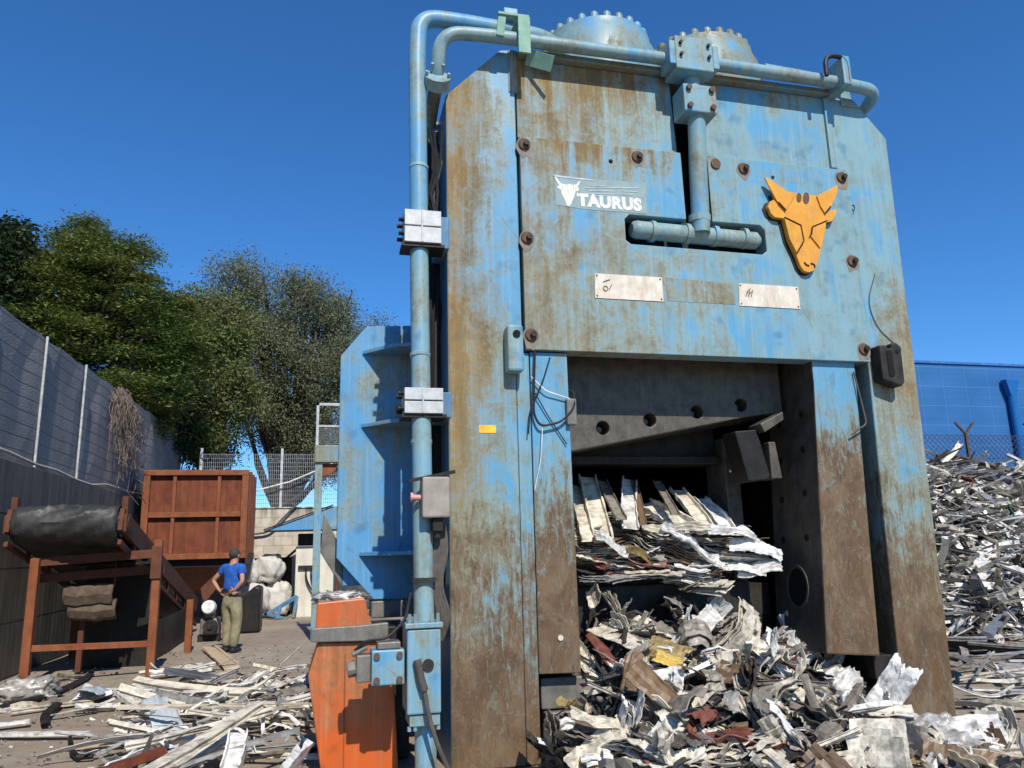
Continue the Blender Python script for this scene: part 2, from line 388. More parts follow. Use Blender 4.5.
sl.energy = 4.6; sl.angle = R(.53); sl.color = (1, .95, .87)
so.rotation_euler = (-sdir).to_track_quat('-Z', 'Y').to_euler(); so.location = (3, -5, 12)
vs = sc.view_settings; vs.view_transform = 'Standard'; vs.look = 'None'; vs.exposure = .12; vs.gamma = 1; vs.use_curve_mapping = False
sc.cycles.max_bounces = 6; sc.cycles.transparent_max_bounces = 8

# ------------------------------------------------------------------ ground
n = NB('dusty yard'); P = n.P()
a = n.noise(P, .5, 6, .6); b = n.noise(P, 4, 6, .7); f = n.noise(P, 45, 5, .75); g = n.voro(P, 55)
c = n.mix(n.mr(a, .35, .65), (.27, .215, .16), (.35, .29, .22))
c = n.mix(n.mr(b, .48, .66, 0, .6), c, (.16, .125, .09))
c = n.mix(n.mr(g, .02, .14, .7, 0), c, (.48, .43, .36))
c = n.mix(n.mr(f, .60, .75, 0, .5), c, (.10, .08, .06))
n.bump(n.add(n.mul(f, .5), n.mul(g, .4), b), .55, .02); M['ground'] = n.fin(c, .9, 0, .2)
NG = 60
def gx(i, n_, a_, k): t = i/n_*2-1; return math.copysign(abs(t)**k, t)*a_
vsg = []; fsg = []
xs = sorted(set([-500, -120, -40]+[-12+i*.35 for i in range(90)]+[40, 120, 500])); ys = sorted(set([-300, -50, -8]+[0+i*.35 for i in range(75)]+[40, 120, 500]))
for y in ys:
    for x in xs:
        z = mn.noise(Vector((x*.9, y*.9, 0)))*.018-.01 if (-12 < x < 20 and 0 < y < 26) else -.02
        vsg.append((x, y, z))
for j in range(len(ys)-1):
    for i in range(len(xs)-1):
        k = j*len(xs)+i; fsg.append((k, k+1, k+len(xs)+1, k+len(xs)))
me = bpy.data.meshes.new('ground'); me.from_pydata(vsg, [], fsg); tag(link('ground', me, M['ground'], smooth=True), kind='structure')
def gz(x, y): return mn.noise(Vector((x*.9, y*.9, 0)))*.018-.01

# ------------------------------------------------------------------ the press
press = empty('scrap_press', (3.2, 6.5, 0))
tag(press, 'huge blue rust-stained hydraulic scrap shear standing over the crushed metal in its open jaws', 'scrap shear')
YF = 6.02
# columns (thick boxes with chamfered shoulder)
lc = MB(); lc.prism([(.97, 0), (.97, 5.5), (1.47, 6.02), (1.60, 6.04), (1.60, 3.2), (1.54, 3.2), (1.54, 0)], YF, 7.15)
lc.mi[-1:] = lc.mi[-1:]
o = lc.build('left_column', [M['col_l'], M['side']], press, .012)
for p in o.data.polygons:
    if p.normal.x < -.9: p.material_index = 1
b = MB(); b.box(1.545, 1.655, YF+.012, 7.1, 0, 3.19); b.build('guide_strip', M['col_l'], press, .006)
rc = MB(); rc.prism([(4.87, 0), (5.40, 0), (5.47, 3.2), (5.50, 5.58), (5.21, 5.92), (4.88, 6.0), (4.88, 5.17), (4.97, 5.17), (4.955, 3.2)], YF, 7.15)
rc.build('right_column', M['col_r'], press, .012)
# head plate with slot and notch
NX0, NX1 = 3.13, 3.46
slot = rrect(2.57, 3.98, 4.21, 4.50, .05)
outer = [(1.62, 3.21), (4.955, 3.21), (4.965, 5.16), (NX1-.02, 5.16), (NX1-.02, 4.495)]
# joined slot + notch outline
outer += [(3.93, 4.497), (3.975, 4.45), (3.975, 4.24), (3.93, 4.205), (2.62, 4.215), (2.572, 4.25), (2.572, 4.45), (2.62, 4.497), (NX0+.045, 4.495), (NX0+.04, 5.16), (1.62, 5.16)]
holes = [circ(2.47, 5.0, .02, 12), circ(4.12, 5.0, .018, 12)]
holed(outer, holes, 5.985, 6.17, 'head_plate', M['head'], press, .006)
up_ = [(1.615, 5.168), (NX0+.03, 5.168), (NX0, 5.955), (1.615, 5.955)]
b = MB(); b.prism(up_, 6.03, 6.2); b.prism([(NX1-.03, 5.168), (4.875, 5.168), (4.875, 5.955), (NX1, 5.955)], 6.03, 6.2); b.build('upper_plate', M['upper'], press, .006)
# dark back wall inside notch
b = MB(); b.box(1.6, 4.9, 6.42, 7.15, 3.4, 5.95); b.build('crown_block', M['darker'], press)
b = MB(); b.box(1.63, 4.86, 5.955, 7.16, 5.96, 6.015); b.build('top_flange', M['drum_rusty'], press, .006)
for bx_ in ((1.54, 1.63, 6.012, 6.3, 5.6, 6.03), (4.80, 4.87, 6.0, 6.3, 5.18, 5.95)): b = MB(); b.box(*bx_); b.build('edge_strip', M['upper'], press, .006)
for k, (x, z, big) in enumerate([(1.66, 5.08, 1), (2.73, 5.07, 1), (3.81, 5.06, 1), (4.88, 5.07, 1), (1.66, 4.2, 1), (4.885, 4.2, 1), (1.67, 3.335, 1), (4.89, 3.33, 1)]):
    b = MB(); b.cyl((x, 5.985, z), (x, 5.966, z), .058, 22, .052); o = b.build('washer', M['rustbolt'], press, .003)
    b = MB(); b.cyl((x+.012, 5.961, z), (x+.012, 5.935, z), .026, 6); b.build('bolt', M['boltdark'], o)
    tw = random.Random(k); b = MB(); b.prism([(x+(.066+.016*tw.random())*math.cos(a*.449), z-.012+(.070+.02*tw.random())*math.sin(a*.449)-(.05*tw.random() if 8 < a < 13 else 0)) for a in range(14)], 5.9828, 5.9845); b.build('rust_halo', M['halo'], o)
# cylinder caps on top
for k, (cx, cy, mt) in enumerate([(2.72, 6.85, 'drum'), (3.92, 6.85, 'drum_rusty')]):
    b = MB(); seg = 44
    prof = [(.66, 6.015), (.66, 6.34), (.645, 6.355), (.63, 6.58), (.58, 6.69), (.575, 6.76), (.35, 6.79), (0.02, 6.80)]
    vs_, fs_ = [], []
    for (r_, z_) in prof:
        for q in range(seg):
            an = 2*math.pi*q/seg; vs_.append((cx+r_*math.cos(an), cy+r_*math.sin(an), z_))
    for i in range(len(prof)-1):
        for q in range(seg): fs_.append((i*seg+q, i*seg+(q+1) % seg, (i+1)*seg+(q+1) % seg, (i+1)*seg+q))
    fs_.append(tuple((len(prof)-1)*seg+q for q in range(seg)))
    b.addm(vs_, fs_); o = b.build('cylinder_cap', M[mt], press, smooth=True)
    for q in range(26):
        an = 2*math.pi*(q+.3*k)/26
        b = MB(); x, y = cx+.525*math.cos(an), cy+.525*math.sin(an); b.cyl((x, y, 6.74), (x, y, 6.815), .045, 12, .043); b.cyl((x, y, 6.815), (x, y, 6.84), .043, 12, .022); b.build('cap_bolt', M[mt], o, .004)
# pipes
def tubeobj(name, pts, r, mat, parent, seg=16, label=None, fr=None):
    b = MB(); b.tube(fillet(pts, fr) if fr else pts, r, seg); return b.build(name, mat, parent, smooth=True, label=label)
tubeobj('riser_pipe', [(.745, 5.72, -.02), (.75, 5.86, 1.2), (.735, 5.98, 3.6), (.72, 6.02, 5.9), (.74, 6.03, 6.25), (1.1, 6.04, 6.265), (1.95, 6.1, 6.27), (2.2, 6.35, 6.26), (2.45, 6.6, 6.26)], .076, M['pipe'], press, 20, fr=.30)
for (xa, ya, za) in ((.742, 5.93, 2.4), (.73, 6.0, 4.75), (.735, 5.955, 3.1)):
    b = MB(); b.cyl((xa, ya, za), (xa, ya+.004, za+.035), .083, 20); b.build('weld_collar', M['pipe2'], press, .006)
tubeobj('front_pipe', [(.88, 6.75, 4.7), (.88, 6.55, 5.42), (.885, 5.97, 5.60), (.90, 5.86, 6.0), (1.3, 5.86, 6.03), (3.12, 5.86, 6.035)], .060, M['pipe2'], press, 18, fr=.26)
tubeobj('return_pipe', [(3.42, 5.86, 6.05), (4.9, 5.86, 6.03), (5.36, 5.87, 6.0), (5.35, 6.25, 5.92), (5.0, 6.4, 5.9)], .062, M['pipe2'], press, 18, fr=.22)
tubeobj('rear_pipe', [(4.35, 6.3, 6.40), (5.0, 6.3, 6.37), (5.36, 6.33, 6.30), (5.42, 6.5, 6.0)], .062, M['pipe2'], press, 16, fr=.2)
b = MB(); b.cyl((.88, 6.62, 5.34), (.882, 6.45, 5.45), .125, 18); b.build('pipe_flange', M['pipe2'], press, .005)
b = MB(); b.cyl((.885, 6.02, 5.56), (.886, 5.93, 5.62), .115, 18)
for k in range(6):
    an = 2*math.pi*k/6; b.cyl((.885+.095*math.cos(an), 5.98, 5.58+.095*math.sin(an)), (.885+.095*math.cos(an), 5.89, 5.63+.095*math.sin(an)), .016, 8)
b.build('pipe_flange', M['pipe2'], press, .005)
b = MB(); b.box(3.06, 3.44, 5.72, 5.98, 5.86, 6.20); o = b.build('manifold_block', M['pipe'], press, .012)
for sx in (3.0, 3.44): b = MB(); b.box(sx, sx+.06, 5.72, 5.94, 5.9, 6.14); b.build('manifold_flange', M['pipe2'], o, .008)
for x in (3.11, 3.39):
    for z in (6.0, 6.12): b = MB(); b.cyl((x, 5.72, z), (x, 5.69, z), .016, 8); b.build('bolt', M['boltdark'], o)
b = MB(); b.box(3.13, 3.46, 5.76, 6.0, 5.46, 5.74); o = b.build('lower_manifold', M['pipe'], press, .012)
for x in (3.18, 3.41):
    for z in (5.51, 5.69):
        b = MB(); b.cyl((x, 5.762, z), (x, 5.73, z), .026, 10); b.build('bolt', M['rustbolt'], o)
b = MB(); b.tube([(3.29, 5.88, 5.87), (3.29, 5.88, 5.74)], .075, 18); b.build('neck_pipe', M['pipe2'], press, smooth=True)
b = MB(); b.tube([(3.305, 5.88, 5.47), (3.305, 5.93, 4.98), (3.30, 5.96, 4.36)], .083, 20); b.build('drop_pipe', M['pipe'], press, smooth=True)
b = MB(); b.tube([(2.64, 6.02, 4.37), (2.66, 6.02, 4.37), (2.70, 6.02, 4.37)], [.055, .075, .085], 20); b.tube([(2.70, 6.02, 4.37), (3.88, 6.02, 4.35)], .082, 20); b.tube([(3.88, 6.02, 4.35), (3.92, 6.02, 4.35)], [.082, .05], 20)
for x in (2.82, 3.16, 3.44, 3.74): b.tube([(x, 6.02, 4.365), (x+.04, 6.02, 4.364)], .098, 20)
b.tube([(3.30, 5.965, 4.53), (3.30, 5.97, 4.47)], .10, 20)
b.build('cross_pipe', M['pipe2'], press, smooth=True)
# pipe clamp bracket on top left (pale green) and lugs
b = MB(); b.bar((1.63, 5.76, 6.19), (1.63, 5.76, 5.83), .11, .02, (0, 1, 0)); b.bar((1.63, 5.76, 6.18), (1.63, 6.1, 6.23), .11, .02); b.bar((1.44, 5.78, 6.19), (1.42, 5.80, 6.0), .07, .02, (0, 1, 0)); b.bar((1.40, 5.78, 6.2), (1.68, 5.78, 6.2), .05, .025)
b.build('pipe_bracket', M['green'], press, .003)
b = MB(); b.bar((1.70, 5.95, 5.93), (1.90, 5.82, 5.80), .14, .015, (0, .8, .6)); b.build('bent_tab', M['green'], press, .003)
b = MB(); b.box(1.50, 1.63, 5.95, 6.1, 6.31, 6.42); b.build('clamp_block', M['pipe'], press, .01)
b = MB()
arc = [(4.74+.15*math.cos(R(a)), 6.10+.22*math.sin(R(a))) for a in range(0, 181, 15)]
b.prism([(4.89, 5.88)]+arc+[(4.59, 5.88), (4.65, 5.88)]+[(4.74+.09*math.cos(R(a)), 6.08+.14*math.sin(R(a))) for a in range(180, -1, -15)]+[(4.83, 5.88)], 6.0, 6.05) if False else None
b.box(4.84, 4.93, 5.72, 6.03, 5.93, 6.24); b.build('pipe_strap', M['pipe'], press, .012)
b = MB(); b.tube(fillet([(4.66, 5.74, 6.0), (4.66, 5.74, 6.22), (4.90, 5.74, 6.24), (4.90, 5.74, 5.95)], .12), .022, 8); b.build('u_strap', M['darker'], press, smooth=True)
b = MB(); b.prism([(5.0, 5.88), (5.22, 5.88), (5.02, 6.1)], 6.0, 6.06); b.build('corner_gusset', M['pipe'], press, .004)
b = MB(); b.cyl((3.52, 6.05, 5.08), (3.52, 5.97, 5.08), .05, 12); b.build('dark_plug', M['rustbolt'], press)

# emblem, decals
em = MB()
def sxz(pts, ox=740, oz=160, k=5.486): 
    return [(lambda p: (p.x, p.z))(PY(ox+u/k, oz+v/k, 5.95)) for u, v in pts]
skull = sxz([(250,175),(275,186),(410,200),(425,205),(440,260),(455,290),(520,275),(524,290),(500,340),(465,345),(462,380),(440,480),(428,540),(410,590),(395,612),(370,620),(345,612),(325,585),(300,520),(262,440),(232,325),(185,318),(165,300),(148,260),(160,232),(178,222),(240,285),(200,240),(178,190)])
hornl = sxz([(125,105),(140,105),(250,182),(300,190),(240,285),(190,230),(165,185)])
hornr = sxz([(410,205),(525,145),(520,190),(490,260),(455,300),(430,260)])
# yaw separate slightly different depths so that the plates overlap as layered plate
em.cur = 0
o = holed(skull, [], 5.93, 5.975, 'bull_emblem', M['bull'], press, .003)
o2 = holed(hornl, [], 5.915, 5.929, 'horn', M['bull'], o, .002); o3 = holed(hornr, [], 5.915, 5.929, 'horn', M['bull'], o, .002)
face = sxz([(232,322),(320,365),(336,450),(300,515),(262,440)]); holed(face, [], 5.916, 5.929, 'cheek', M['bull'], o, .002)
face = sxz([(385,372),(462,335),(458,385),(430,490),(378,425)]); holed(face, [], 5.916, 5.929, 'cheek', M['bull'], o, .002)
b = MB()
for L in ([(232,322),(322,366)],[(322,366),(338,450)],[(338,452),(302,515)],[(385,374),(466,340)],[(385,374),(380,415)],[(380,415),(370,425)],[(200,240),(242,286)],[(455,300),(485,262)]):
    q = sxz(L); b.bar((q[0][0], 5.913, q[0][1]), (q[1][0], 5.913, q[1][1]), .010, .006, (0, 1, 0))
for L in ([(345,565),(355,580)],[(355,580),(372,585)],[(380,572),(400,578)],[(400,578),(402,595)]):
    q = sxz(L); b.bar((q[0][0], 5.9275, q[0][1]), (q[1][0], 5.9275, q[1][1]), .014, .006, (0, 1, 0))
b.build('groove', M['black'], o)
b = MB()
for (u, v, ru, rv) in ((316, 212, 14, 26), (355, 215, 18, 32)):
    q = sxz([(u+ru*math.cos(a*.524), v+rv*math.sin(a*.524)) for a in range(12)]); b.prism(q, 5.926, 5.9285)
b.build('rust_spot', M['rustbolt'], o)
for pl in o.data.polygons: pass
# black edge backing of the emblem
mats_black = holed([( (x-4.42)*1.03+4.398, (z-4.53)*1.02+4.518) for x, z in skull], [], 5.976, 5.984, 'emblem_backing', M['darker'], press, 0)
# decal
def decal(name, pts, y, mat, parent=None): 
    b = MB(); b.prism(pts, y-.0015, y); return b.build(name, mat, parent or press)
dk = [(1.93, 4.80), (2.80, 4.82), (2.79, 4.515), (2.20, 4.51), (1.93, 4.53)]
od = decal('brand_decal', dk, 5.984, M['logo_back'])
def crop7(pts): return [(lambda p: (p.x, p.z))(PY(540+u*120/1024, 150+v*70/597, 5.98)) for u, v in pts]
head_ = crop7([(112,218),(130,222),(180,285),(215,292),(245,288),(270,295),(310,295),(335,262),(345,270),(322,312),(333,330),(325,352),(305,352),(290,400),(268,455),(250,482),(228,470),(210,420),(185,375),(178,338),(150,325),(148,308),(165,305)])
o = holed(head_, [], 5.9795, 5.982, 'bull_logo', M['whitepaint'], od, 0)
b = MB()
for (u0, u1, v) in ((400, 560, 300), (380, 840, 318), (420, 640, 345), (700, 830, 350), (380, 800, 372), (460, 680, 390)):
    q = crop7([(u0, v), (u1, v+6)]); b.bar((q[0][0], 5.981, q[0][1]), (q[1][0], 5.981, q[1][1]), .003, .009, (0, 0, 1))
q = crop7([(112, 218), (460, 258)]); b.bar((q[0][0], 5.981, q[0][1]), (q[1][0], 5.981, q[1][1]), .003, .016, (0, 0, 1))
b.build('fine_print', M['decal_line'], od)
def text(name, s, x, z, size, y, mat, parent, sx=1.0, rot=0.0, bold=.0):
    cu = bpy.data.curves.new(name, 'FONT'); cu.body = s; cu.size = size; cu.extrude = .0008; cu.offset = bold; cu.space_character = 1.08
    t = bpy.data.objects.new(name, cu); COL.objects.link(t)
    dg = bpy.context.evaluated_depsgraph_get(); me = bpy.data.meshes.new_from_object(t.evaluated_get(dg)); bpy.data.objects.remove(t)
    me.transform(Matrix.Translation((x, y, z)) @ Matrix.Rotation(rot, 4, 'Y') @ Matrix.Rotation(R(90), 4, 'X') @ Matrix.Diagonal((sx, 1, 1, 1)))
    return link(name, me, mat, parent)
text('lettering', 'TAURUS', 2.135, 4.545, .152, 5.9805, M['whitepaint'], od, 1.0, 0, .010)
# cream plates
for k, (x0, x1, z0, z1) in enumerate([(2.25, 2.89, 3.69, 3.915), (3.635, 4.26, 3.69, 3.905)]):
    o = holed([(x0, z0), (x1, z0), (x1, z1), (x0+.01, z1)], [], 5.978, 5.984, 'label_plate', M['cream'], press, .001)
    b = MB()
    for (x, z) in ((x0+.02, z0+.02), (x1-.02, z0+.02), (x1-.02, z1-.02), (x0+.025, z1-.02)): b.cyl((x, 5.978, z), (x, 5.974, z), .008, 8)
    b.build('rivets', M['rustbolt'], o)
    b = MB()
    zz = z0+.12; xx = x0+.10
    if k == 0:
        for a in range(10): 
            b.bar((xx+.022*math.cos(a*.628), 5.976, zz-.03+.022*math.sin(a*.628)), (xx+.022*math.cos((a+1)*.628), 5.976, zz-.03+.022*math.sin((a+1)*.628)), .004, .007, (0, 1, 0))
        b.bar((xx-.02, 5.976, zz+.03), (xx+.045, 5.976, zz+.055), .004, .010, (0, 1, 0)); b.bar((xx+.03, 5.976, zz-.04), (xx+.06, 5.976, zz+.01), .004, .009, (0, 1, 0))
    else:
        for a in range(5): b.bar((xx-.03+a*.013, 5.976, zz-.03+(a % 2)*.03), (xx-.01+a*.014, 5.976, zz+.02+(a % 3)*.015), .004, .010, (0, 1, 0))
    b.build('scribble', M['ink'], o)
b = MB(); b.prism([(2.93, 3.70), (3.60, 3.70), (3.60, 3.90), (2.93, 3.92)], 5.9825, 5.984); b.build('faded_panel', M['panel'], press)
b = MB(); p0 = PY(479, 425, 6.018); p1 = PY(496, 433, 6.018); b.box(p0.x, p1.x, 6.016, 6.019, p1.z, p0.z); b.build('yellow_sticker', M['yellow'], press)
# mark near emblem
b = MB()
for a in range(8): b.bar((5.0+.018*math.cos(a*.785), 6.016, 4.78+.03*math.sin(a*.785)), (5.0+.018*math.cos((a+1)*.785), 6.016, 4.78+.03*math.sin((a+1)*.785)), .003, .008, (0, 1, 0))
b.bar((5.0, 6.016, 4.75), (4.985, 6.016, 4.70), .003, .008, (0, 1, 0)); b.build('painted_mark', M['ink'], press)
# clamps on both columns
b = MB(); b.box(1.44, 1.575, 5.88, 6.02, 3.0, 3.39); o = b.build('stop_block', M['pipe2'], press, .02)
b = MB(); b.cyl((1.515, 5.885, 3.31), (1.515, 5.87, 3.31), .032, 14); b.build('pin_hole', M['black'], o)
b = MB(); b.prism([(4.98, 3.02), (5.17, 2.96), (5.21, 3.0), (5.22, 3.34), (5.17, 3.38), (5.11, 3.37), (5.11, 3.32), (5.07, 3.32), (5.07, 3.35), (4.98, 3.35)], 5.88, 6.02); o = b.build('stop_block', M['dark'], press, .02)
b = MB(); b.prism(rrect(5.045, 5.105, 3.05, 3.30, .025), 5.872, 5.882); b.cyl((5.165, 5.882, 3.29), (5.165, 5.875, 3.29), .02, 12); b.build('pin_hole', M['black'], o)
# hanging guide plate (left) and jaw (right)
b = MB(); b.prism([(1.66, .64), (2.00, .63), (1.99, 3.2), (1.665, 3.2)], 6.03, 6.40); b.build('guide_plate', M['guide'], press, .008)
b = MB(); b.cyl((1.84, 6.029, .90), (1.84, 6.02, .90), .022, 14); b.build('guide_hole', M['cream'], press)
jb = MB(); jb.prism([(4.36, 3.4), (4.82, 3.4), (4.82, 3.12), (4.72, .60), (4.20, .645), (4.36, 3.0)], 6.04, 6.80)
o = jb.build('jaw', [M['jaw'], M['jawface']], press, .015)
for p in o.data.polygons:
    if p.normal.x < -.6: p.material_index = 1
def jx(z): return 4.20+(4.36-4.20)*(z-.645)/(3.0-.645)
for (y, z) in [(6.25, 2.75), (6.62, 2.7), (6.25, 2.42), (6.62, 2.35), (6.25, 2.02), (6.62, 1.98), (6.25, 1.62), (6.62, 1.6)]:
    b = MB(); x = jx(z); b.cyl((x+.01, y, z), (x-.006, y, z), .034, 14); b.build('jaw_bolt', M['black'], o)
b = MB(); z = 1.18; x = jx(z); d = Vector((-1, 0, .068)).normalized()
for (ra, rb) in ((.17, .145),):
    ring = []
    vs_, fs_ = [], []
    for q in range(28):
        an = 2*math.pi*q/28; 
        for r_ in (ra, rb):
            for t_ in (.0, .012):
                zz = z+r_*math.sin(an)*1.15; vs_.append((jx(zz)-t_-.001, 6.42+r_*math.cos(an), zz))
    for q in range(28):
        k0 = q*4; k1 = ((q+1) % 28)*4
        fs_ += [(k0+1, k1+1, k1+3, k0+3), (k0, k1, k1+1, k0+1), (k0+2, k0+3, k1+3, k1+2)]
    b.addm(vs_, fs_)
b.build('jaw_ring', M['blade'], o)
vs_ = [(jx(z+.165*math.sin(q*.224)) - .003, 6.42+.145*math.cos(q*.224), z+.165*math.sin(q*.224)) for q in range(28)]
b = MB(); b.addm(vs_, [tuple(range(28))]); b.build('jaw_disc', M['black'], o)
b = MB(); b.box(4.70, 4.92, 6.10, 6.5, .40, .60); b.build('jaw_foot', M['dark'], press, .01)
# ram, blades
rh = [circ(PY(u, v, 6.45).x, PY(u, v, 6.45).z, .062) for u, v in ((603, 428), (650, 420), (697, 412), (741, 405))]
ramp_ = [(2.0, 2.39), (3.80, 2.735), (4.0, 2.77), (4.28, 2.80), (4.28, 3.45), (2.0, 3.45)]
ram = holed(ramp_, rh, 6.45, 6.62, 'ram', M['blade'], press, .01)
b = MB(); b.prism([(2.0, 2.40), (4.2, 2.78), (4.2, 3.45), (2.0, 3.45)], 6.621, 6.95); b.build('ram_body', M['dark'], press)
for u, v in ((603, 428), (650, 420), (697, 412), (741, 405)):
    p = PY(u, v, 6.45); b = MB(); b.cyl((p.x, 6.615, p.z), (p.x, 6.56, p.z), .036, 14, .03); b.cyl((p.x, 6.56, p.z), (p.x, 6.55, p.z), .02, 6); b.build('ram_bolt', M['greysteel'], ram, .003)
b = MB(); b.prism([(3.70, 2.60), (3.93, 2.62), (4.03, 2.18), (3.99, 2.15), (3.80, 2.13)], 6.36, 6.62); b.build('guide_block', M['darker'], press, .012)
b = MB(); b.prism([(3.92, 2.66), (4.17, 2.78), (4.17, 2.70), (3.96, 2.58)], 6.28, 6.5); b.prism([(4.02, 2.5), (4.09, 2.5), (4.13, 2.16), (4.02, 2.16)], 6.33, 6.6); b.build('guide_lug', M['blade'], press, .008)
b = MB(); b.box(2.0, 3.86, 6.95, 7.35, 2.36, 2.44); b.box(2.0, 3.86, 7.05, 7.4, 2.44, 3.3); b.build('inner_beam', M['dark'], press, .01)
b = MB(); b.box(3.87, 4.03, 6.90, 7.3, .9, 2.62); b.build('inner_post', M['blade'], press, .012)
b = MB(); b.box(2.0, 3.86, 6.66, 7.0, .5, 1.245); tb = b.build('lower_blade', M['dark'], press, .012)
for u in (600, 634, 673, 712):
    p = PY(u, 599, 6.65); b = MB(); b.cyl((p.x, 6.66, p.z), (p.x, 6.648, p.z), .055, 18); b.cyl((p.x, 6.648, p.z), (p.x, 6.642, p.z), .03, 6); b.build('blade_bolt', M['darker'], tb)
b = MB(); b.box(2.0, 4.3, 7.0, 10.4, .9, 1.2); b.build('feed_table', M['dark'], press)
# charging box behind the jaws, back closed in to keep the opening dark
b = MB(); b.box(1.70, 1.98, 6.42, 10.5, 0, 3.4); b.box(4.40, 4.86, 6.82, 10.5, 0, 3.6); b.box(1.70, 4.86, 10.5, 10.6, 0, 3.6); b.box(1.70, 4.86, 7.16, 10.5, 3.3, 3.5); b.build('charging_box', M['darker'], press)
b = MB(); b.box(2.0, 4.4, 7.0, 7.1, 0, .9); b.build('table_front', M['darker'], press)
b = MB(); b.box(1.70, 2.12, 6.14, 6.6, .36, .59); b.box(1.72, 2.06, 6.10, 6.6, -.02, .345); b.box(2.05, 2.30, 6.35, 6.62, 0, .5); b.build('bed_block', M['greysteel'], press, .012)
b = MB(); b.box(.80, .968, 6.42, 6.75, .9, 5.25)  # tray added and widened so its shadow closes the lit gap on the plate
for k in range(20): b.box(.775, .799, 6.5, 6.62, 1.0+k*.21, 1.12+k*.21)
b.build('shadow_tray', M['darker'], press, .004)
# side furniture of the left column
b = MB()
for z in (4.06, 2.62):
    pass
for (z0, z1) in ((4.05, 4.33), (2.63, 2.83)):
    zm = (z0+z1)/2; yy = 5.99 if z0 > 4 else 5.95
    b = MB(); b.box(.60, .90, yy-.12, yy+.14, zm+.006, z1); b.box(.60, .90, yy-.12, yy+.14, z0, zm-.006); b.box(.735, .75, yy-.128, yy-.12, z0, z1); o = b.build('pipe_clamp', M['galv'], press, .008)
    b = MB()
    for x in (.585, .57): 
        for y in (yy-.08, yy+.06): b.cyl((x+.02, y, zm+.06), (x-.015, y, zm+.06), .018, 8); b.cyl((x+.02, y, zm-.06), (x-.015, y, zm-.06), .018, 8)
    b.build('clamp_bolts', M['darker'], o)
    b = MB(); b.box(.88, .975, yy-.06, 6.3, z0-.02, z1-.02); b.build('clamp_arm', M['side'], o, .006)
    b = MB(); b.box(.58, .93, yy-.10, yy+.12, z0-.03, z0-.004); b.build('clamp_base', M['darker'], o)
b = MB(); b.cyl((.98, 6.55, 3.62), (.955, 6.55, 3.62), .20, 22); b.build('side_port', M['black'], press)
b = MB(); b.box(.86, .975, 6.45, 6.56, 3.5, 3.72); b.build('side_lug', M['galv'], press, .01)
b = MB(); b.cyl((.98, 6.5, 1.42), (.955, 6.5, 1.42), .24, 22); b.build('side_port', M['black'], press)
b = MB(); b.box(.85, .97, 6.32, 6.46, 1.32, 1.52); b.build('side_lug', M['pipe'], press, .008)
for pts, r_ in (([(.90, 6.3, 5.2), (.89, 6.3, 3.9), (.87, 6.35, 2.2)], .022), ([(.86, 6.25, 4.0), (.85, 6.22, 3.0), (.85, 6.2, 2.0)], .016), ([(.93, 6.5, 5.1), (.93, 6.5, 2.5)], .02)):
    tubeobj('conduit', pts, r_, M['darker'], press, 8)
b = MB()
for k in range(5): b.tube([(.86+rnd.uniform(-.05, .08), 6.0+rnd.uniform(0, .3), 5.15), (.90+rnd.uniform(-.05, .05), 6.1, 4.9), (.86+rnd.uniform(-.05, .05), 6.1+rnd.uniform(-.1, .1), 4.55), (.88, 6.05, 4.35)], .014, 6)
b.build('cable_bundle', M['hose'], press, smooth=True)
b = MB()
for k in range(4):
    dx = .02*k; b.tube(fillet([(.84+dx, 5.9, 1.82), (.84+dx*1.5, 5.86, 1.6), (.80+dx, 5.84, 1.35), (.86+dx*1.3, 5.82, 1.12), (.82+dx, 5.86, .95)], .15), .017, 7)
b.build('cable_bundle', M['hosegrey'], press, smooth=True)
eb = MB(); eb.box(.72, .925, 5.70, 5.86, 1.83, 2.13); o = eb.build('switch_box', M['boxgrey'], press, .014)
b = MB(); b.cyl((.72, 5.78, 1.98), (.655, 5.78, 1.985), .022, 12); b.cyl((.66, 5.78, 1.985), (.64, 5.78, 1.985), .034, 12); b.build('knob', plain('pink knob', (.55, .25, .22), .5), o, .004)
b = MB(); b.box(.80, .88, 5.74, 5.84, 1.73, 1.83); b.cyl((.84, 5.79, 1.74), (.84, 5.79, 1.68), .03, 10); b.build('cable_gland', M['dark'], o, .008)
b = MB(); b.bar((.62, 5.72, 2.10), (.97, 5.74, 2.17), .03, .025); b.build('tie_bar', M['darker'], press)
for z in (1.37,): 
    b = MB(); b.box(.655, .83, 5.76, 5.95, z, z+.03); b.build('pipe_strap', M['dark'], press)
vb = MB(); vb.box(.60, .835, 5.60, 5.92, .50, 1.06); o = vb.build('valve_block', M['pipe'], press, .012)
b = MB(); b.box(.62, .83, 5.62, 5.9, .42, .495); b.build('lower_flange', M['fin'], o, .005)
b = MB(); b.box(.585, .85, 5.585, 5.93, 1.065, 1.10); b.build('block_flange', M['fin'], o, .005)
for x in (.62, .66, .78, .82):
    for (za, zb) in ((1.10, 1.16), (.42, .39)): b = MB(); b.cyl((x, 5.64, za), (x, 5.64, zb), .014, 8); b.build('bolt', M['fin'], o)
b = MB(); b.cyl((.745, 5.60, .82), (.745, 5.585, .82), .04, 16); b.build('port', M['dark'], o)
b = MB(); b.tube([(.665, 5.57, .86), (.69, 5.56, .74), (.715, 5.56, .66)], .028, 10); b.tube(fillet([(.715, 5.56, .66), (.74, 5.55, .5), (.80, 5.52, .3), (.90, 5.55, .1), (.88, 5.6, -.02)], .1), .016, 8); b.build('hose', M['hosegrey'], o, smooth=True)
vm = MB(); vm.box(.36, .585, 5.62, 5.84, .70, .93); o = vm.build('solenoid_valve', M['pipe'], press, .01)
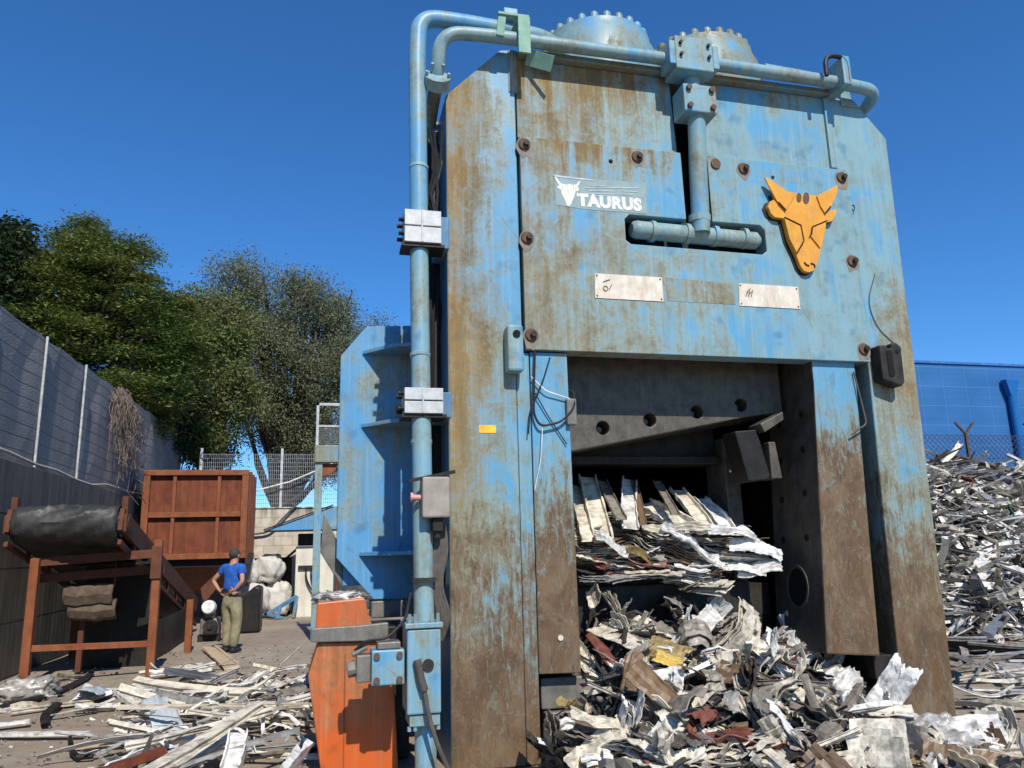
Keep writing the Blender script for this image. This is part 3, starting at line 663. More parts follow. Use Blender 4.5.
b = MB(); b.box(.26, .357, 5.66, 5.80, .72, .90); b.cyl((.26, 5.73, .81), (.20, 5.73, .80), .055, 12); b.box(.40, .56, 5.64, 5.82, .933, .98); b.cyl((.23, 5.7, .90), (.33, 5.7, .95), .02, 8); b.build('solenoid', M['greysteel'], o, .008)
for x in (.395, .55):
    for z in (.735, .895):
        b = MB(); b.cyl((x, 5.62, z), (x, 5.60, z), .022, 10); b.build('bolt', M['rustbolt'], o)
tubeobj('cable', fillet([(.25, 5.7, .93), (.33, 5.66, 1.0), (.47, 5.66, 1.0), (.60, 5.7, 1.12), (.64, 5.74, 1.3)], .06), .011, M['hose'], press, 6)
# wires around the opening
tubeobj('wire', fillet([(1.66, 6.0, 2.98), (1.78, 5.99, 2.86), (1.99, 6.0, 2.80)], .04), .006, M['whitewire'], press, 6)
tubeobj('wire', fillet([(1.70, 6.0, 3.2), (1.68, 5.99, 2.9), (1.67, 5.99, 2.66), (1.72, 5.98, 2.56), (1.90, 5.98, 2.60), (2.02, 5.98, 2.72), (2.03, 6.0, 2.86), (2.0, 6.05, 2.88)], .06), .010, M['hose'], press, 6)
tubeobj('wire', fillet([(1.83, 6.0, 3.15), (1.76, 5.99, 2.95), (1.64, 5.99, 2.7), (1.62, 5.99, 2.5)], .06), .007, M['hose'], press, 6)
tubeobj('wire', [(1.68, 6.0, 2.86), (1.8, 6.01, 2.65), (1.95, 6.01, 2.42)], .005, M['hose'], press, 6)
tubeobj('wire', fillet([(1.74, 5.99, 2.55), (1.72, 5.99, 2.3), (1.66, 6.0, 2.05)], .06), .004, M['whitewire'], press, 6)
b = MB(); b.box(1.955, 2.04, 5.98, 6.03, 2.58, 2.80); b.build('latch', M['greysteel'], press, .008)
tubeobj('wire', fillet([(4.78, 6.02, 3.12), (4.80, 6.0, 2.9), (4.83, 5.99, 2.62), (4.74, 5.98, 2.58), (4.66, 6.0, 2.52)], .06), .008, M['hosegrey'], press, 6)
tubeobj('wire', fillet([(5.15, 6.015, 4.1), (5.02, 6.012, 3.8), (5.1, 6.012, 3.55), (5.25, 6.012, 3.42), (5.33, 6.012, 3.35)], .2), .004, M['hosegrey'], press, 6)
# shear side: blue plate with ribs
sp = [(.14, 1.55), (.14, 3.40), (.375, 3.70), (1.0, 3.74), (1.0, 1.17), (.47, 1.18)]
b = MB(); b.prism(sp, 7.18, 7.24); sp_o = b.build('side_plate', M['blue'], press, .006)
for (z, zz) in ((3.42, 0), (2.72, 0), (1.56, 0)):
    b = MB(); b.addm([(.34, 7.18, z), (.34, 7.17, z), (.60, 6.85, z), (.97, 6.70, z), (.97, 7.18, z)]+[(.34, 7.18, z+.035), (.34, 7.17, z+.035), (.60, 6.85, z+.035), (.97, 6.70, z+.035), (.97, 7.18, z+.035)],
        [(0,1,2,3,4), (9,8,7,6,5), (0,5,6,1), (1,6,7,2), (2,7,8,3), (3,8,9,4), (4,9,5,0)]); b.build('rib', M['blue'], sp_o, .004)
b = MB(); b.box(.20, 1.0, 7.3, 10.5, 1.3, 3.2); b.build('side_box', M['blue'], press, .01)
b = MB(); b.prism([(.2, 1.28), (.2, 1.6), (.02, 1.95), (.0, 1.6)], 7.3, 9.5); b.box(.45, 1.0, 7.16, 7.5, 1.02, 1.165); b.build('side_sill', M['greysteel'], press, .01)

# orange box beside the press
ob = empty('orange_box', (.25, 7, 0)); tag(ob, 'orange steel bin with a grey rim band and scrap on top beside the valve block', 'steel bin')
OY = 6.16
def oxz(L): return [(PY(u, v, OY).x, PY(u, v, OY).z) for u, v in L]
b = MB(); b.prism(oxz([(315, 634), (374, 633), (365, 598), (317, 603)]), OY+.02, 6.5); b.build('upper_box', M['orange'], ob, .012)
b = MB(); b.prism(oxz([(311, 642), (388, 640), (388, 622), (360, 625), (311, 628)]), OY-.04, OY+.014); b.build('rim_band', M['greysteel'], ob, .008)
b = MB(); b.prism(oxz([(318, 643), (308, 676), (321, 775)])+[(.06, -.02), (.60, -.02)]+oxz([(392, 641)]), OY, 6.5); b.build('lower_box', M['orange'], ob, .012)
b = MB(); b.bar((.20, OY-.003, .05), (.20, OY-.003, .86), .008, .012, (0, 1, 0)); b.build('seam', M['rustor'], ob)
b = MB(); b.box(.45, .72, 6.55, 7.1, 0, 1.0); b.build('back_post', M['darker'], ob, .01)
# ------------------------------------------------------------------ left boundary: concrete wall with grey screen fence
n = NB('board-marked concrete'); P = n.P()
a = n.noise(P, 1.2, 6, .65); st = n.noise(n.map(P, (5, 5, .35)), 1.2, 6, .65); f = n.noise(P, 30, 5, .7); x = n.sep(P)
bd = n.mth('FRACT', n.mul(x[1], 5.2)); bl = n.mr(bd, 0, .06, 1, 0)
hl = n.mth('FRACT', n.mul(x[2], 1.35)); hb = n.mr(hl, 0, .03, 1, 0)
c = n.mix(n.mr(st, .38, .62), (.075, .068, .055), (.19, .165, .13)); c = n.mix(n.mr(a, .45, .62, 0, .6), c, (.16, .135, .10))
c = n.mix(n.mul(n.mth('MAXIMUM', bl, hb), .5), c, (.03, .027, .023))
n.bump(n.add(n.mul(n.mth('MAXIMUM', bl, hb), -1), n.mul(f, .3), n.mul(st, .4)), .6, .02); M['concrete'] = n.fin(c, .9)
n = NB('grey screen panels'); P = n.P(); x = n.sep(P)
hl = n.mth('FRACT', n.mul(n.add(x[2], n.mul(n.noise(P, .7, 2), .06)), 5.0)); hb = n.mr(hl, 0, .09, 1, 0)
vl = n.mth('FRACT', n.mul(x[1], 1.86)); vb = n.mr(vl, 0, .02, 1, 0)
a = n.noise(P, 1.6, 5, .6); wv = n.voro(n.map(P, (1, 30, 30)), 1)
c = n.mix(n.mr(a, .35, .65), (.25, .225, .20), (.33, .30, .27)); c = n.mix(n.mul(n.mth('MAXIMUM', hb, vb), .6), c, (.11, .10, .09))
c = n.mix(n.mul(wv, .3), c, (.13, .12, .11))
n.bump(n.add(n.mul(hb, -1), n.mul(a, .4), n.mul(wv, .4)), .5, .02); M['screen'] = n.fin(c, .75)
WX = -4.2
lw = MB(); lw.box(WX-.30, WX, 3, 26.0, -.2, 2.97); wall = lw.build('concrete_wall', M['concrete'], None, .02)
tag(wall, 'tall dark board-marked concrete wall along the left side under the grey screen fence', 'wall')
fen = empty('screen_fence', (WX-.12, 14, 2.97)); tag(fen, 'tall grey sheet screen fence with thin white posts on top of the left wall', 'fence')
b = MB(); N_ = 46; vs_ = []; fs_ = []
for i in range(N_+1):
    y = 3+i*.5; z1 = 5.0+.022*(y-11)
    off = .018*math.sin(i*1.9)+.012*math.sin(i*.7)
    for (dx, z) in ((0, 2.975), (off, 3.6), (off*1.4, 4.4), (0, z1+.02*math.sin(i*2.3))): vs_.append((WX-.14+dx, y, z))
for i in range(N_):
    for k in range(3): fs_.append((i*4+k, (i+1)*4+k, (i+1)*4+k+1, i*4+k+1))
b.addm(vs_, fs_); o = b.build('screen_sheet', M['screen'], fen, fix=False); sm_ = o.modifiers.new('thick', 'SOLIDIFY'); sm_.thickness = .012
pr = None
for k in range(10):
    y = 8.95+2.13*k
    if k > 3: break
    b = MB(); b.box(WX-.115, WX-.08, y-.018, y+.018, 2.9, 5.02+.022*(y-11)); b.build('post', M['palegrey'], fen, .004)
b = MB(); pts = [(WX-.02, 3+i*1.0, 3.02+.05*math.sin(i*.9)-.03*math.sin(i*2.1)) for i in range(23)]
b.tube(pts, .022, 6); tag(b.build('cable', M['rope'], None, smooth=True), 'pale cable running along the top edge of the left concrete wall', 'cable')
# dry creeper hanging over the fence
b = MB(); vr = random.Random(3)
for k in range(150):
    y = 18.0+vr.gauss(0, .42); z = 5.12+vr.uniform(-.1, .16)-abs(y-18.0)*.25; x = WX+.0+vr.uniform(-.08, .06)
    pts = [(x-.08, y, z)]; L = vr.uniform(.5, 2.1)*max(.35, 1-abs(y-18.0)*.55); dy = vr.gauss(0, .06); nseg = 7
    for s in range(nseg):
        y += dy+vr.gauss(0, .07); z -= L/nseg; x = min(x+vr.uniform(-.02, .05), WX+.4); pts.append((x, y, max(z, 2.3)))
    b.tube(pts, [.006]*4+[.004]*4, 4, False)
for k in range(40):
    y = 18.4+vr.gauss(0, .6); z = 4.6+vr.uniform(-1.2, .5); pts = [(WX-.02, y, z)]
    for s in range(4): pts.append((WX+.02+.1*s*vr.random(), pts[-1][1]+vr.gauss(0, .22), pts[-1][2]+vr.gauss(-.12, .14)))
    b.tube(pts, .007, 4, False)
tag(b.build('dried_creeper', M['twig'], None, fix=False), 'dry leafless creeper hanging down over the grey screen fence', 'creeper')

# ------------------------------------------------------------------ back: pale block wall with wire fence
n = NB('pale block wall'); P = n.P()
br = n.N.new('ShaderNodeTexBrick'); n.put(br.inputs['Vector'], n.map(P, (1, 1, 1), (R(90), 0, 0)))
br.inputs['Scale'].default_value = 1; br.inputs['Brick Width'].default_value = .52; br.inputs['Row Height'].default_value = .26; br.inputs['Mortar Size'].default_value = .012
br.inputs['Color1'].default_value = (.52, .46, .36, 1); br.inputs['Color2'].default_value = (.60, .54, .43, 1); br.inputs['Mortar'].default_value = (.40, .35, .27, 1)
a = n.noise(P, 1.4, 6, .65); st = n.noise(n.map(P, (4, 4, .5)), 1.3, 5); x = n.sep(P)
c = n.mix(n.mr(n.add(a, n.mul(st, .5)), .72, .95, 0, .7), br.outputs[0], (.28, .22, .15))
c = n.mix(n.mul(n.mr(x[2], 2.5, 2.87, 0, 1), n.mr(st, .42, .6)), c, (.11, .09, .065))
n.bump(n.add(n.mul(br.outputs['Fac'], -.8), n.mul(a, .5)), .5, .02); M['block'] = n.fin(c, .9)
WY = 23.2
b = MB(); b.box(-4.5, 9, WY, WY+.25, -.1, 2.86); b.box(-4.5, 9, WY-.03, WY+.28, 2.862, 2.90); tag(b.build('block_wall', M['block'], None, .01), 'pale weathered block wall across the back of the yard behind the sacks', 'wall')
def meshfence(name, p0, p1, z0, z1, pitch, r, postxs, mat, pm, label, diamond=False, ytop=False):
    e = empty(name, (Vector(p0)+Vector(p1))/2); tag(e, label, 'fence')
    b = MB(); p0 = Vector(p0); p1 = Vector(p1); L = (p1-p0).length; d = (p1-p0).normalized(); H = z1-z0
    if diamond:
        k = -H
        while k < L:
            for sgn in (1, -1):
                t0 = max(0, k); t1 = min(L, k+H)
                if t1 > t0:
                    za, zb = (t0-k, t1-k) if sgn == 1 else (H-(t0-k), H-(t1-k))
                    b.bar(p0+d*t0+Vector((0, 0, z0+za)), p0+d*t1+Vector((0, 0, z0+zb)), r, r)
            k += pitch
        for z in (z0+.02, (z0+z1)/2, z1-.02): b.bar(p0+Vector((0, 0, z)), p1+Vector((0, 0, z)), r*1.3, r*1.3)
    else:
        k = 0
        while k <= L: b.bar(p0+d*k+Vector((0, 0, z0)), p0+d*k+Vector((0, 0, z1)), r, r); k += pitch*.6
        z = z0
        while z <= z1: b.bar(p0+Vector((0, 0, z)), p1+Vector((0, 0, z)), r, r); z += pitch*1.3
    b.build('wire_mesh', mat, e, fix=False)
    for t in postxs:
        q = p0+d*t; b = MB()
        b.bar(q+Vector((0, 0, z0-.6)), q+Vector((0, 0, z1+(.06 if ytop else .15))), .07, .07)
        if ytop:
            b.bar(q+Vector((0, 0, z1+.02)), q+Vector((-.30, 0, z1+.34)), .05, .05); b.bar(q+Vector((0, 0, z1+.02)), q+Vector((.30, 0, z1+.34)), .05, .05)
        b.build('post', pm, e)
    return e
meshfence('wire_fence', (-3.4, WY+.12, 0), (4.5, WY+.12, 0), 2.9, 4.45, .09, .009, (.05, 2.25, 4.4, 6.6), M['wire'], M['palegrey'], 'welded wire fence with a pale post on top of the back block wall')
p = [(-1.9, WY-.06, 3.35), (-.9, WY-.06, 3.62), (.1, WY-.1, 4.05), (1.2, WY-.2, 4.6)]; b = MB(); b.tube(p, .022, 6)
tag(b.build('rope', M['whitewire'], None, smooth=True), 'white rope sagging across the wire fence beside the rusty container', 'rope')
b = MB(); b.tube(fillet([(-1.85, WY-.1, 2.15), (-1.4, WY-.12, 2.2), (-.95, WY-.1, 2.7), (-.7, WY-.08, 2.95)], .3), .03, 6)
tag(b.build('drain_hose', M['hosegrey'], None, smooth=True), 'dark hose curving up the pale block wall beside the container', 'hose')

# ------------------------------------------------------------------ rusty hopper
hp = empty('rusty_hopper', (-2.75, 20, 0)); tag(hp, 'tall rust-red steel container with ribbed front raised behind the conveyor', 'container')
hx0, hx1, hz0, hz1, hy = -4.0, -1.72, 1.52, 3.58, 19.4
b = MB(); b.box(hx0+.02, hx1-.02, hy+.08, hy+2.0, hz0+.02, hz1-.02); b.build('shell', M['rustred'], hp, .01)
b = MB(); 
b.box(hx0-.02, hx1+.02, hy-.04, hy+.078, hz1-.13, hz1); b.box(hx0-.02, hx1+.02, hy-.04, hy+.078, hz0, hz0+.13)
b.box(hx0-.02, hx0+.13, hy-.035, hy+.077, hz0+.132, hz1-.132); b.box(hx1-.13, hx1+.02, hy-.035, hy+.077, hz0+.132, hz1-.132)
b.build('frame', M['rustor'], hp, .012)
b = MB(); b.box(hx0+.132, hx1-.132, hy-.03, hy+.078, 2.48, 2.60); b.build('middle_rail', M['rustor'], hp, .008)
for xx in (hx0+.62, hx1-.68):
    for (z0, z1) in ((hz0+.132, 2.478), (2.602, hz1-.132)):
        b = MB(); b.box(xx, xx+.075, hy-.01, hy+.079, z0, z1); b.build('rib', M['rustor'], hp, .006)
b = MB()
for yy in (19.9, 20.6, 21.2): b.box(hx1-.018, hx1+.05, yy, yy+.08, hz0, hz1)
b.box(hx1-.018, hx1+.055, hy+.1, hy+2.0, hz0, hz0+.12); b.build('side_ribs', M['rustdark'], hp, .005)
b = MB(); vs_ = [(hx0+.2, hy+.02, 1.36), (hx1+.02, hy+.02, 1.36), (hx1-.1, hy+.55, .78), (hx0+.9, hy+.55, .78), (hx0+.2, hy+2, 1.36), (hx1+.02, hy+2, 1.36), (hx1-.1, hy+1.5, .78), (hx0+.9, hy+1.5, .78)]
b.addm(vs_, [(0,1,2,3), (5,4,7,6), (1,5,6,2), (4,0,3,7), (0,4,5,1), (3,2,6,7)]); b.build('chute', M['rustdark'], hp, .01)
b = MB(); b.box(hx0+.2, hx1, hy+.12, hy+1.9, 1.365, 1.515); b.build('throat', M['darker'], hp)
for xx in (hx0+.1, hx1-.2):
    for yy in (hy+.1, hy+1.85):
        b = MB(); b.box(xx, xx+.14, yy, yy+.14, -.02, 1.52); b.build('leg', M['rustdark'], hp, .01)

# ------------------------------------------------------------------ conveyor
cv = empty('belt_conveyor', (-3.3, 11.8, 0)); tag(cv, 'rusty belt conveyor with a black rubber belt over its raised end and open legs', 'conveyor')
x0, x1 = -3.98, -2.60; yf, zf_ = 11.62, 2.06; yb, zb_ = 18.6, .55; rr = .235
d = Vector((0, yb-yf, zb_-zf_)).normalized(); nn_ = Vector((0, -d.z, d.y))
b = MB(); N1 = 22; prof = []
for k in range(N1+1):
    an = R(90+180*k/N1); prof.append(Vector((0, yf, zf_))+(d*math.cos(an)+nn_*math.sin(an))*rr)
top = [Vector((0, yb, zb_))+nn_*rr]+prof+[Vector((0, yb, zb_))-nn_*rr*.9]
nx_ = 16; vs_ = []; fs_ = []
for i, q in enumerate(top):
    for j in range(nx_+1):
        t = j/nx_; wv = .012*math.sin(t*23+i*1.1)+.008*math.sin(t*41-i*.8)+ (.03*max(0, math.sin(i*.8+t*9)) if 2 < i < 14 else 0)
        c_ = Vector((0, yf, zf_)); off = (q-c_).normalized()*wv if 0 < i < len(top)-1 else Vector()
        vs_.append(Vector((x0+.06+(x1-x0-.12)*t, 0, 0))+q+off)
for i in range(len(top)-1):
    for j in range(nx_): a_ = i*(nx_+1)+j; fs_.append((a_, a_+1, a_+nx_+2, a_+nx_+1))
b.addm(vs_, fs_); o = b.build('belt', M['rubber'], cv, smooth=True); s_ = o.modifiers.new('t', 'SOLIDIFY'); s_.thickness = .015
b = MB(); b.cyl((x0+.03, yf, zf_), (x1-.03, yf, zf_), .19, 24); b.build('drum', M['darker'], cv)
for xx, mm in ((x0-.02, 'rustdark'), (x1-.05, 'rustdark')):
    b = MB(); p0 = Vector((xx+.035, yf-.18, zf_+.05)); p1 = Vector((xx+.035, yb, zb_)); b.bar(p0, p1, .06, .30); b.bar(p0-Vector((0, 0, .30)), p1-Vector((0, -.1, .42)), .05, .07)
    for k in range(7): t = .12+k*.13; q = p0.lerp(p1, t); b.bar(q, q-Vector((0, 0, .34+.1*t)), .04, .05)
    b.build('side_frame', M[mm], cv, .006)
    b = MB(); b.cyl((xx-.04, yf, zf_), (xx+.11, yf, zf_), .10, 14); b.box(xx-.03, xx+.10, yf-.14, yf+.14, zf_-.12, zf_+.12); b.box(xx, xx+.08, yf-.05, yf+.05, zf_+.12, zf_+.36); b.build('bearing', M['rustdark'], cv, .01)
legs = [(-3.68, 11.7, 1.62), (-2.25, 12.1, 1.84), (-2.17, 14.75, .86), (-3.95, 14.75, .95)]
for k, (lx, ly, lz) in enumerate(legs):
    b = MB(); b.box(lx-.05, lx+.06, ly-.05, ly+.06, -.02, lz); o = b.build('leg', M['rustor'], cv, .01)
b = MB(); b.bar((-3.63, 11.72, .47), (-2.30, 12.10, .42), .06, .08); b.build('cross_bar', M['rustor'], cv, .006)
for (z, y) in ((1.62, 11.75), (1.40, 12.0)):
    b = MB(); b.bar((-3.72, y, z-.05), (-2.2, y+.35, z+.03), .09, .12); b.build('cross_beam', M['rustdark'], cv, .006)
b = MB(); b.box(-2.32, -2.18, 12.02, 12.06, 1.3, 1.75); b.build('corner_plate', M['rustdark'], cv, .006)
b = MB(); b.box(-3.25, -3.18, 12.3, 12.38, -.02, .62); b.cyl((-3.21, 12.34, .62), (-3.21, 12.34, .74), .03, 8); b.build('prop', M['rustdark'], cv, .004)
b = MB(); b.box(-3.45, -2.50, 13.2, 13.24, .0, 1.8); b.box(-2.54, -2.50, 13.25, 17.5, .0, .6); b.box(-3.45, -2.5, 12.4, 13.19, 1.5, 1.54); b.build('shade_sheets', M['darker'], cv)  # black sheets added to darken the space under the belt
# folded tarp pads hanging under the belt
b = MB()
for (xa, xb, za, zb, ya) in ((-3.42, -2.80, .99, 1.22, 12.2), (-3.36, -2.76, .80, .985, 12.24)):
    vs_ = []; fs_ = []; nn = 14
    for i in range(nn+1):
        t = i/nn; sag = .012*math.sin(t*7+za*9)+.005*math.sin(t*19)
        for (dy, z) in ((0, za), (-.07, za+.03), (-.10, (za+zb)/2), (-.06, zb-.02), (0, zb)): vs_.append((xa+(xb-xa)*t, ya+dy+sag*.6, z+sag))
    for i in range(nn):
        for k in range(4): fs_.append((i*5+k, i*5+k+1, (i+1)*5+k+1, (i+1)*5+k))
    b.addm(vs_, fs_)
o = b.build('folded_tarpaulin', M['tarp'], None, smooth=True); s_ = o.modifiers.new('t', 'SOLIDIFY'); s_.thickness = .05
b2 = MB(); b2.bar((-3.4, 12.25, 1.20), (-3.4, 12.25, 1.52), .02, .02); b2.bar((-2.82, 12.25, 1.20), (-2.82, 12.25, 1.55), .02, .02); b2.build('hanger', M['rustdark'], o)
tag(o, 'brown tarpaulin folded in two layers hanging under the conveyor', 'tarpaulin')

# small motor machine, sacks, shelter, platform
e = empty('engine_unit', (-2.05, 16.5, 0)); tag(e, 'small grey engine with a round white cover standing left of the man', 'engine')
b = MB(); b.box(-2.20, -1.86, 16.3, 16.7, .12, .42); b.box(-2.14, -1.95, 16.25, 16.6, .42, .52); b.build('block', M['greysteel'], e, .03)
b = MB(); b.cyl((-2.05, 16.32, .62), (-2.05, 16.14, .64), .14, 20, .12); b.build('cover', plain('white cover', (.75, .73, .68), .5), e, .02)
b = MB(); b.cyl((-2.0, 16.3, .27), (-2.0, 16.15, .27), .13, 18); b.cyl((-2.0, 16.15, .27), (-2.0, 16.12, .27), .05, 12); b.cyl((-2.16, 16.3, .5), (-2.16, 16.3, .78), .025, 8); b.build('flywheel', M['dark'], e, .008)
b = MB(); b.tube(fillet([(-1.9, 16.3, .45), (-1.8, 16.2, .3), (-1.85, 16.2, .05), (-1.7, 16.1, .03)], .1), .02, 6); b.build('hose', M['hose'], e, smooth=True)
b = MB(); b.box(-2.24, -1.84, 16.35, 16.42, 0, .12); b.box(-2.24, -1.84, 16.58, 16.65, 0, .12); b.build('skid', M['dark'], e, .005)
b = MB(); b.prism([(-2.35, .95), (-2.28, .62), (-2.05, .92), (-2.08, 1.22)], 17.2, 17.3); tag(b.build('rusty_plate', M['rustdark'], None, .01), 'tilted dark rusty plate leaning behind the small engine', 'metal plate')
b = MB(); b.prism([(-1.9, 0), (-1.2, 0), (-1.2, .9), (-1.32, .95), (-1.9, .45)], 17.6, 18.4); tag(b.build('steel_hopper', M['darker'], None, .04), 'black sloping steel hopper just behind the man', 'hopper')
def blob(name, c, r, mat, parent=None, seed=0, amp=.12, fq=3.0, sub=4):
    bm = bmesh.new(); bmesh.ops.create_icosphere(bm, subdivisions=sub, radius=1)
    for v in bm.verts:
        p = v.co.copy(); q = Vector((abs(p.x)**.75*math.copysign(1, p.x), abs(p.y)**.75*math.copysign(1, p.y), abs(p.z)**.7*math.copysign(1, p.z)))
        nz = mn.noise(p*fq+Vector((seed, 0, 0)))*amp + abs(mn.noise(p*fq*2.2+Vector((0, seed, 0))))*amp*.8
        q *= 1+nz; v.co = Vector((c[0]+q.x*r[0], c[1]+q.y*r[1], c[2]+q.z*r[2]))
    me = bpy.data.meshes.new(name); bm.to_mesh(me); bm.free()
    return link(name, me, mat, parent, smooth=True)
for k, (c, r, lab) in enumerate([((-2.0, 21.5, 1.18), (.42, .38, .42), 'round grubby white sack on top of the stack right of the man'),
        ((-1.3, 21.7, 1.22), (.36, .35, .36), 'smaller creased white sack on top of the stack, nearest the cream cabinet'),
        ((-1.75, 21.6, .42), (.50, .42, .46), 'bulging white sack at the bottom left of the stack by the man'),
        ((-1.1, 21.9, .42), (.36, .40, .46), 'grey white sack at the bottom right of the stack by the block wall')]):
    tag(blob('sack', c, r, M['sack'], None, k*7.1, .22, 2.6), lab, 'sack', 'white sacks stacked in front of the block wall')
b = MB(); b.box(-2.4, -.85, 21.3, 22.3, 0, .07); b.box(-2.3, -.75, 22.3, 22.7, 0, 1.5); b.build('pallet', M['darker'], None, .01)
tag(bpy.data.objects['pallet'], 'dark pallet and crate under and behind the white sacks', 'pallet')
e = empty('cabinet_shelter', (-.35, 21.5, 0)); tag(e, 'cream cabinet under a small blue pitched roof beside the blue post', 'cabinet')
b = MB(); b.box(-.62, .35, 21.3, 22.0, -.02, 1.78); b.build('body', M['cabinet'], e, .02)
b = MB(); b.box(-.58, .3, 21.36, 21.9, 1.79, 2.1); b.build('top_housing', M['darker'], e, .02)
b = MB(); b.prism([(-1.38, 2.19), (.3, 2.78), (2.0, 2.19)], 20.9, 22.3); b.build('roof', M['blue'], e)
b = MB(); b.bar((-1.42, 20.88, 2.20), (.3, 20.88, 2.81), .03, .06, (0, 1, 0)); b.box(-1.40, 2.0, 20.87, 20.899, 2.14, 2.185); b.build('roof_edge', M['darker'], e)
b = MB()
for xx in (-.35, -.22): b.tube(fillet([(xx, 21.28, 1.25), (xx, 21.2, .95), (xx+.16, 21.2, .65), (xx+.3, 21.25, .5)], .15), .025, 6)
b.box(-.55, -.15, 21.22, 21.298, 1.2, 1.28); b.build('cables', M['hose'], e)
e = empty('trestle', (-.95, 21.0, 0)); tag(e, 'low blue-grey steel trestle on the ground in front of the cream cabinet', 'trestle')
b = MB(); b.bar((-1.25, 20.9, .12), (-.55, 21.1, .52), .07, .10); b.bar((-1.25, 20.9, .12), (-.75, 20.8, -.01), .07, .07); b.bar((-.95, 20.98, .3), (-1.0, 20.8, 0), .07, .07); b.bar((-.55, 21.1, .52), (-.62, 20.9, 0), .07, .07); b.build('frame', M['slate_p'] if 'slate_p' in M else M['side'], e, .01)
b = MB(); b.bar((-1.15, 22.1, 1.25), (-.60, 22.0, 1.72), .05, .06); b.bar((-1.15, 22.1, 1.25), (-1.15, 22.1, 0), .04, .04); tag(b.build('support_arm', M['darker'], None, .006), 'dark slanting steel arm between the sacks and the cream cabinet', 'steel arm')
pf = empty('steel_platform', (.0, 15.5, 0)); tag(pf, 'pale blue steel walkway post with a railed platform behind the press side plate', 'platform')
b = MB(); b.box(-.14, .0, 15.45, 15.6, -.02, 3.30); b.build('post', M['pipe2'], pf, .01)
b = MB(); b.box(.30, .34, 15.5, 15.6, -.02, 3.30); b.build('post', M['rustdark'], pf, .01)
b = MB(); b.box(-.16, 2.2, 15.4, 15.6, 3.32, 3.66); b.build('deck_beam', M['drum_rusty'], pf, .01)
b = MB(); b.prism([(.0, 3.3), (.30, 3.3), (.22, 3.14), (.0, 3.05)], 15.5, 15.54); b.build('gusset', M['rustor'], pf)
b = MB(); b.box(-.14, -.09, 15.44, 15.5, 3.66, 4.5); b.box(-.14, 2.0, 15.44, 15.5, 4.45, 4.5); b.box(-.09, 2.0, 15.45, 15.49, 4.02, 4.06)
for k in range(8): b.box(-.09, 2.0, 15.46, 15.466, 3.70+k*.04, 3.706+k*.04)
b.build('railing', M['palegrey'], pf)
b = MB(); b.bar((.02, 15.5, 2.05), (.9, 15.5, 2.45), .05, .12); b.build('brace', M['pipe2'], pf)

# ------------------------------------------------------------------ right: blue clad building, fence, downpipe
n = NB('blue cladding'); P = n.P(); x = n.sep(P)
h1 = n.mr(n.mth('FRACT', n.mul(x[2], 1.6)), 0, .04, 1, 0); h2 = n.mr(n.mth('FRACT', n.mul(x[2], 4.8)), 0, .10, 1, 0); v1 = n.mr(n.mth('FRACT', n.mul(x[0], 1.15)), 0, .02, 1, 0)
a = n.noise(P, .6, 4); rows = n.noise(n.map(P, (0.78, .01, 2.0)), 1.0, 0)
c = n.mix(n.mr(a, .3, .7), (.022, .115, .29), (.034, .14, .34)); c = n.mix(n.mr(rows, .4, .6, 0, .4), c, (.045, .16, .38)); c = n.mix(n.mul(n.mth('MAXIMUM', h1, v1), .8), c, (.11, .27, .52)); c = n.mix(n.mul(h2, .45), c, (.01, .07, .24))
n.bump(n.add(h1, v1), .3, .02); M['clad'] = n.fin(c, .55, 0, .3)
e = empty('blue_building', (24, 25, 0)); tag(e, 'large plain blue building clad in thin horizontal panels behind the right fence', 'building')
b = MB(); b.box(12, 60, 20, 40, -.1, 7.0); b.build('wall', M['clad'], e)
b = MB(); b.box(11.95, 60.05, 19.95, 40.05, 7.002, 7.08); b.build('parapet', plain('parapet', (.05, .15, .40), .5), e)
e = empty('downpipe', (21.5, 19.8, 0)); tag(e, 'blue rainwater downpipe with a funnel head on the blue building', 'downpipe')
b = MB(); fx, fy = 21.58, 19.85
b.addm([(fx-.27, fy-.13, 6.5), (fx+.27, fy-.13, 6.5), (fx+.27, fy+.1, 6.5), (fx-.27, fy+.1, 6.5), (fx-.12, fy-.1, 5.98), (fx+.12, fy-.1, 5.98), (fx+.12, fy+.1, 5.98), (fx-.12, fy+.1, 5.98)], [(0,1,2,3), (4,7,6,5), (0,4,5,1), (1,5,6,2), (2,6,7,3), (3,7,4,0)])
b.build('funnel', M['duct'], e, .01)
b = MB(); b.cyl((fx, fy, 5.98), (fx, fy, 0), .13, 16); b.build('pipe', M['duct'], e, smooth=True)
b = MB(); b.box(10, 40, 17.2, 17.5, -.1, 3.0); tag(b.build('retaining_wall', M['concrete'], None), 'pale grey wall under the wire fence behind the right scrap heap', 'wall')
meshfence('chain_fence', (11, 17.3, 0), (26, 17.3, 0), 3.0, 4.3, .16, .010, (.9, 3.4, 6.05, 8.35, 10.9, 13.5), M['darkwire'], M['postbrown'], 'wire mesh fence with brown forked posts in front of the blue building', True, True)

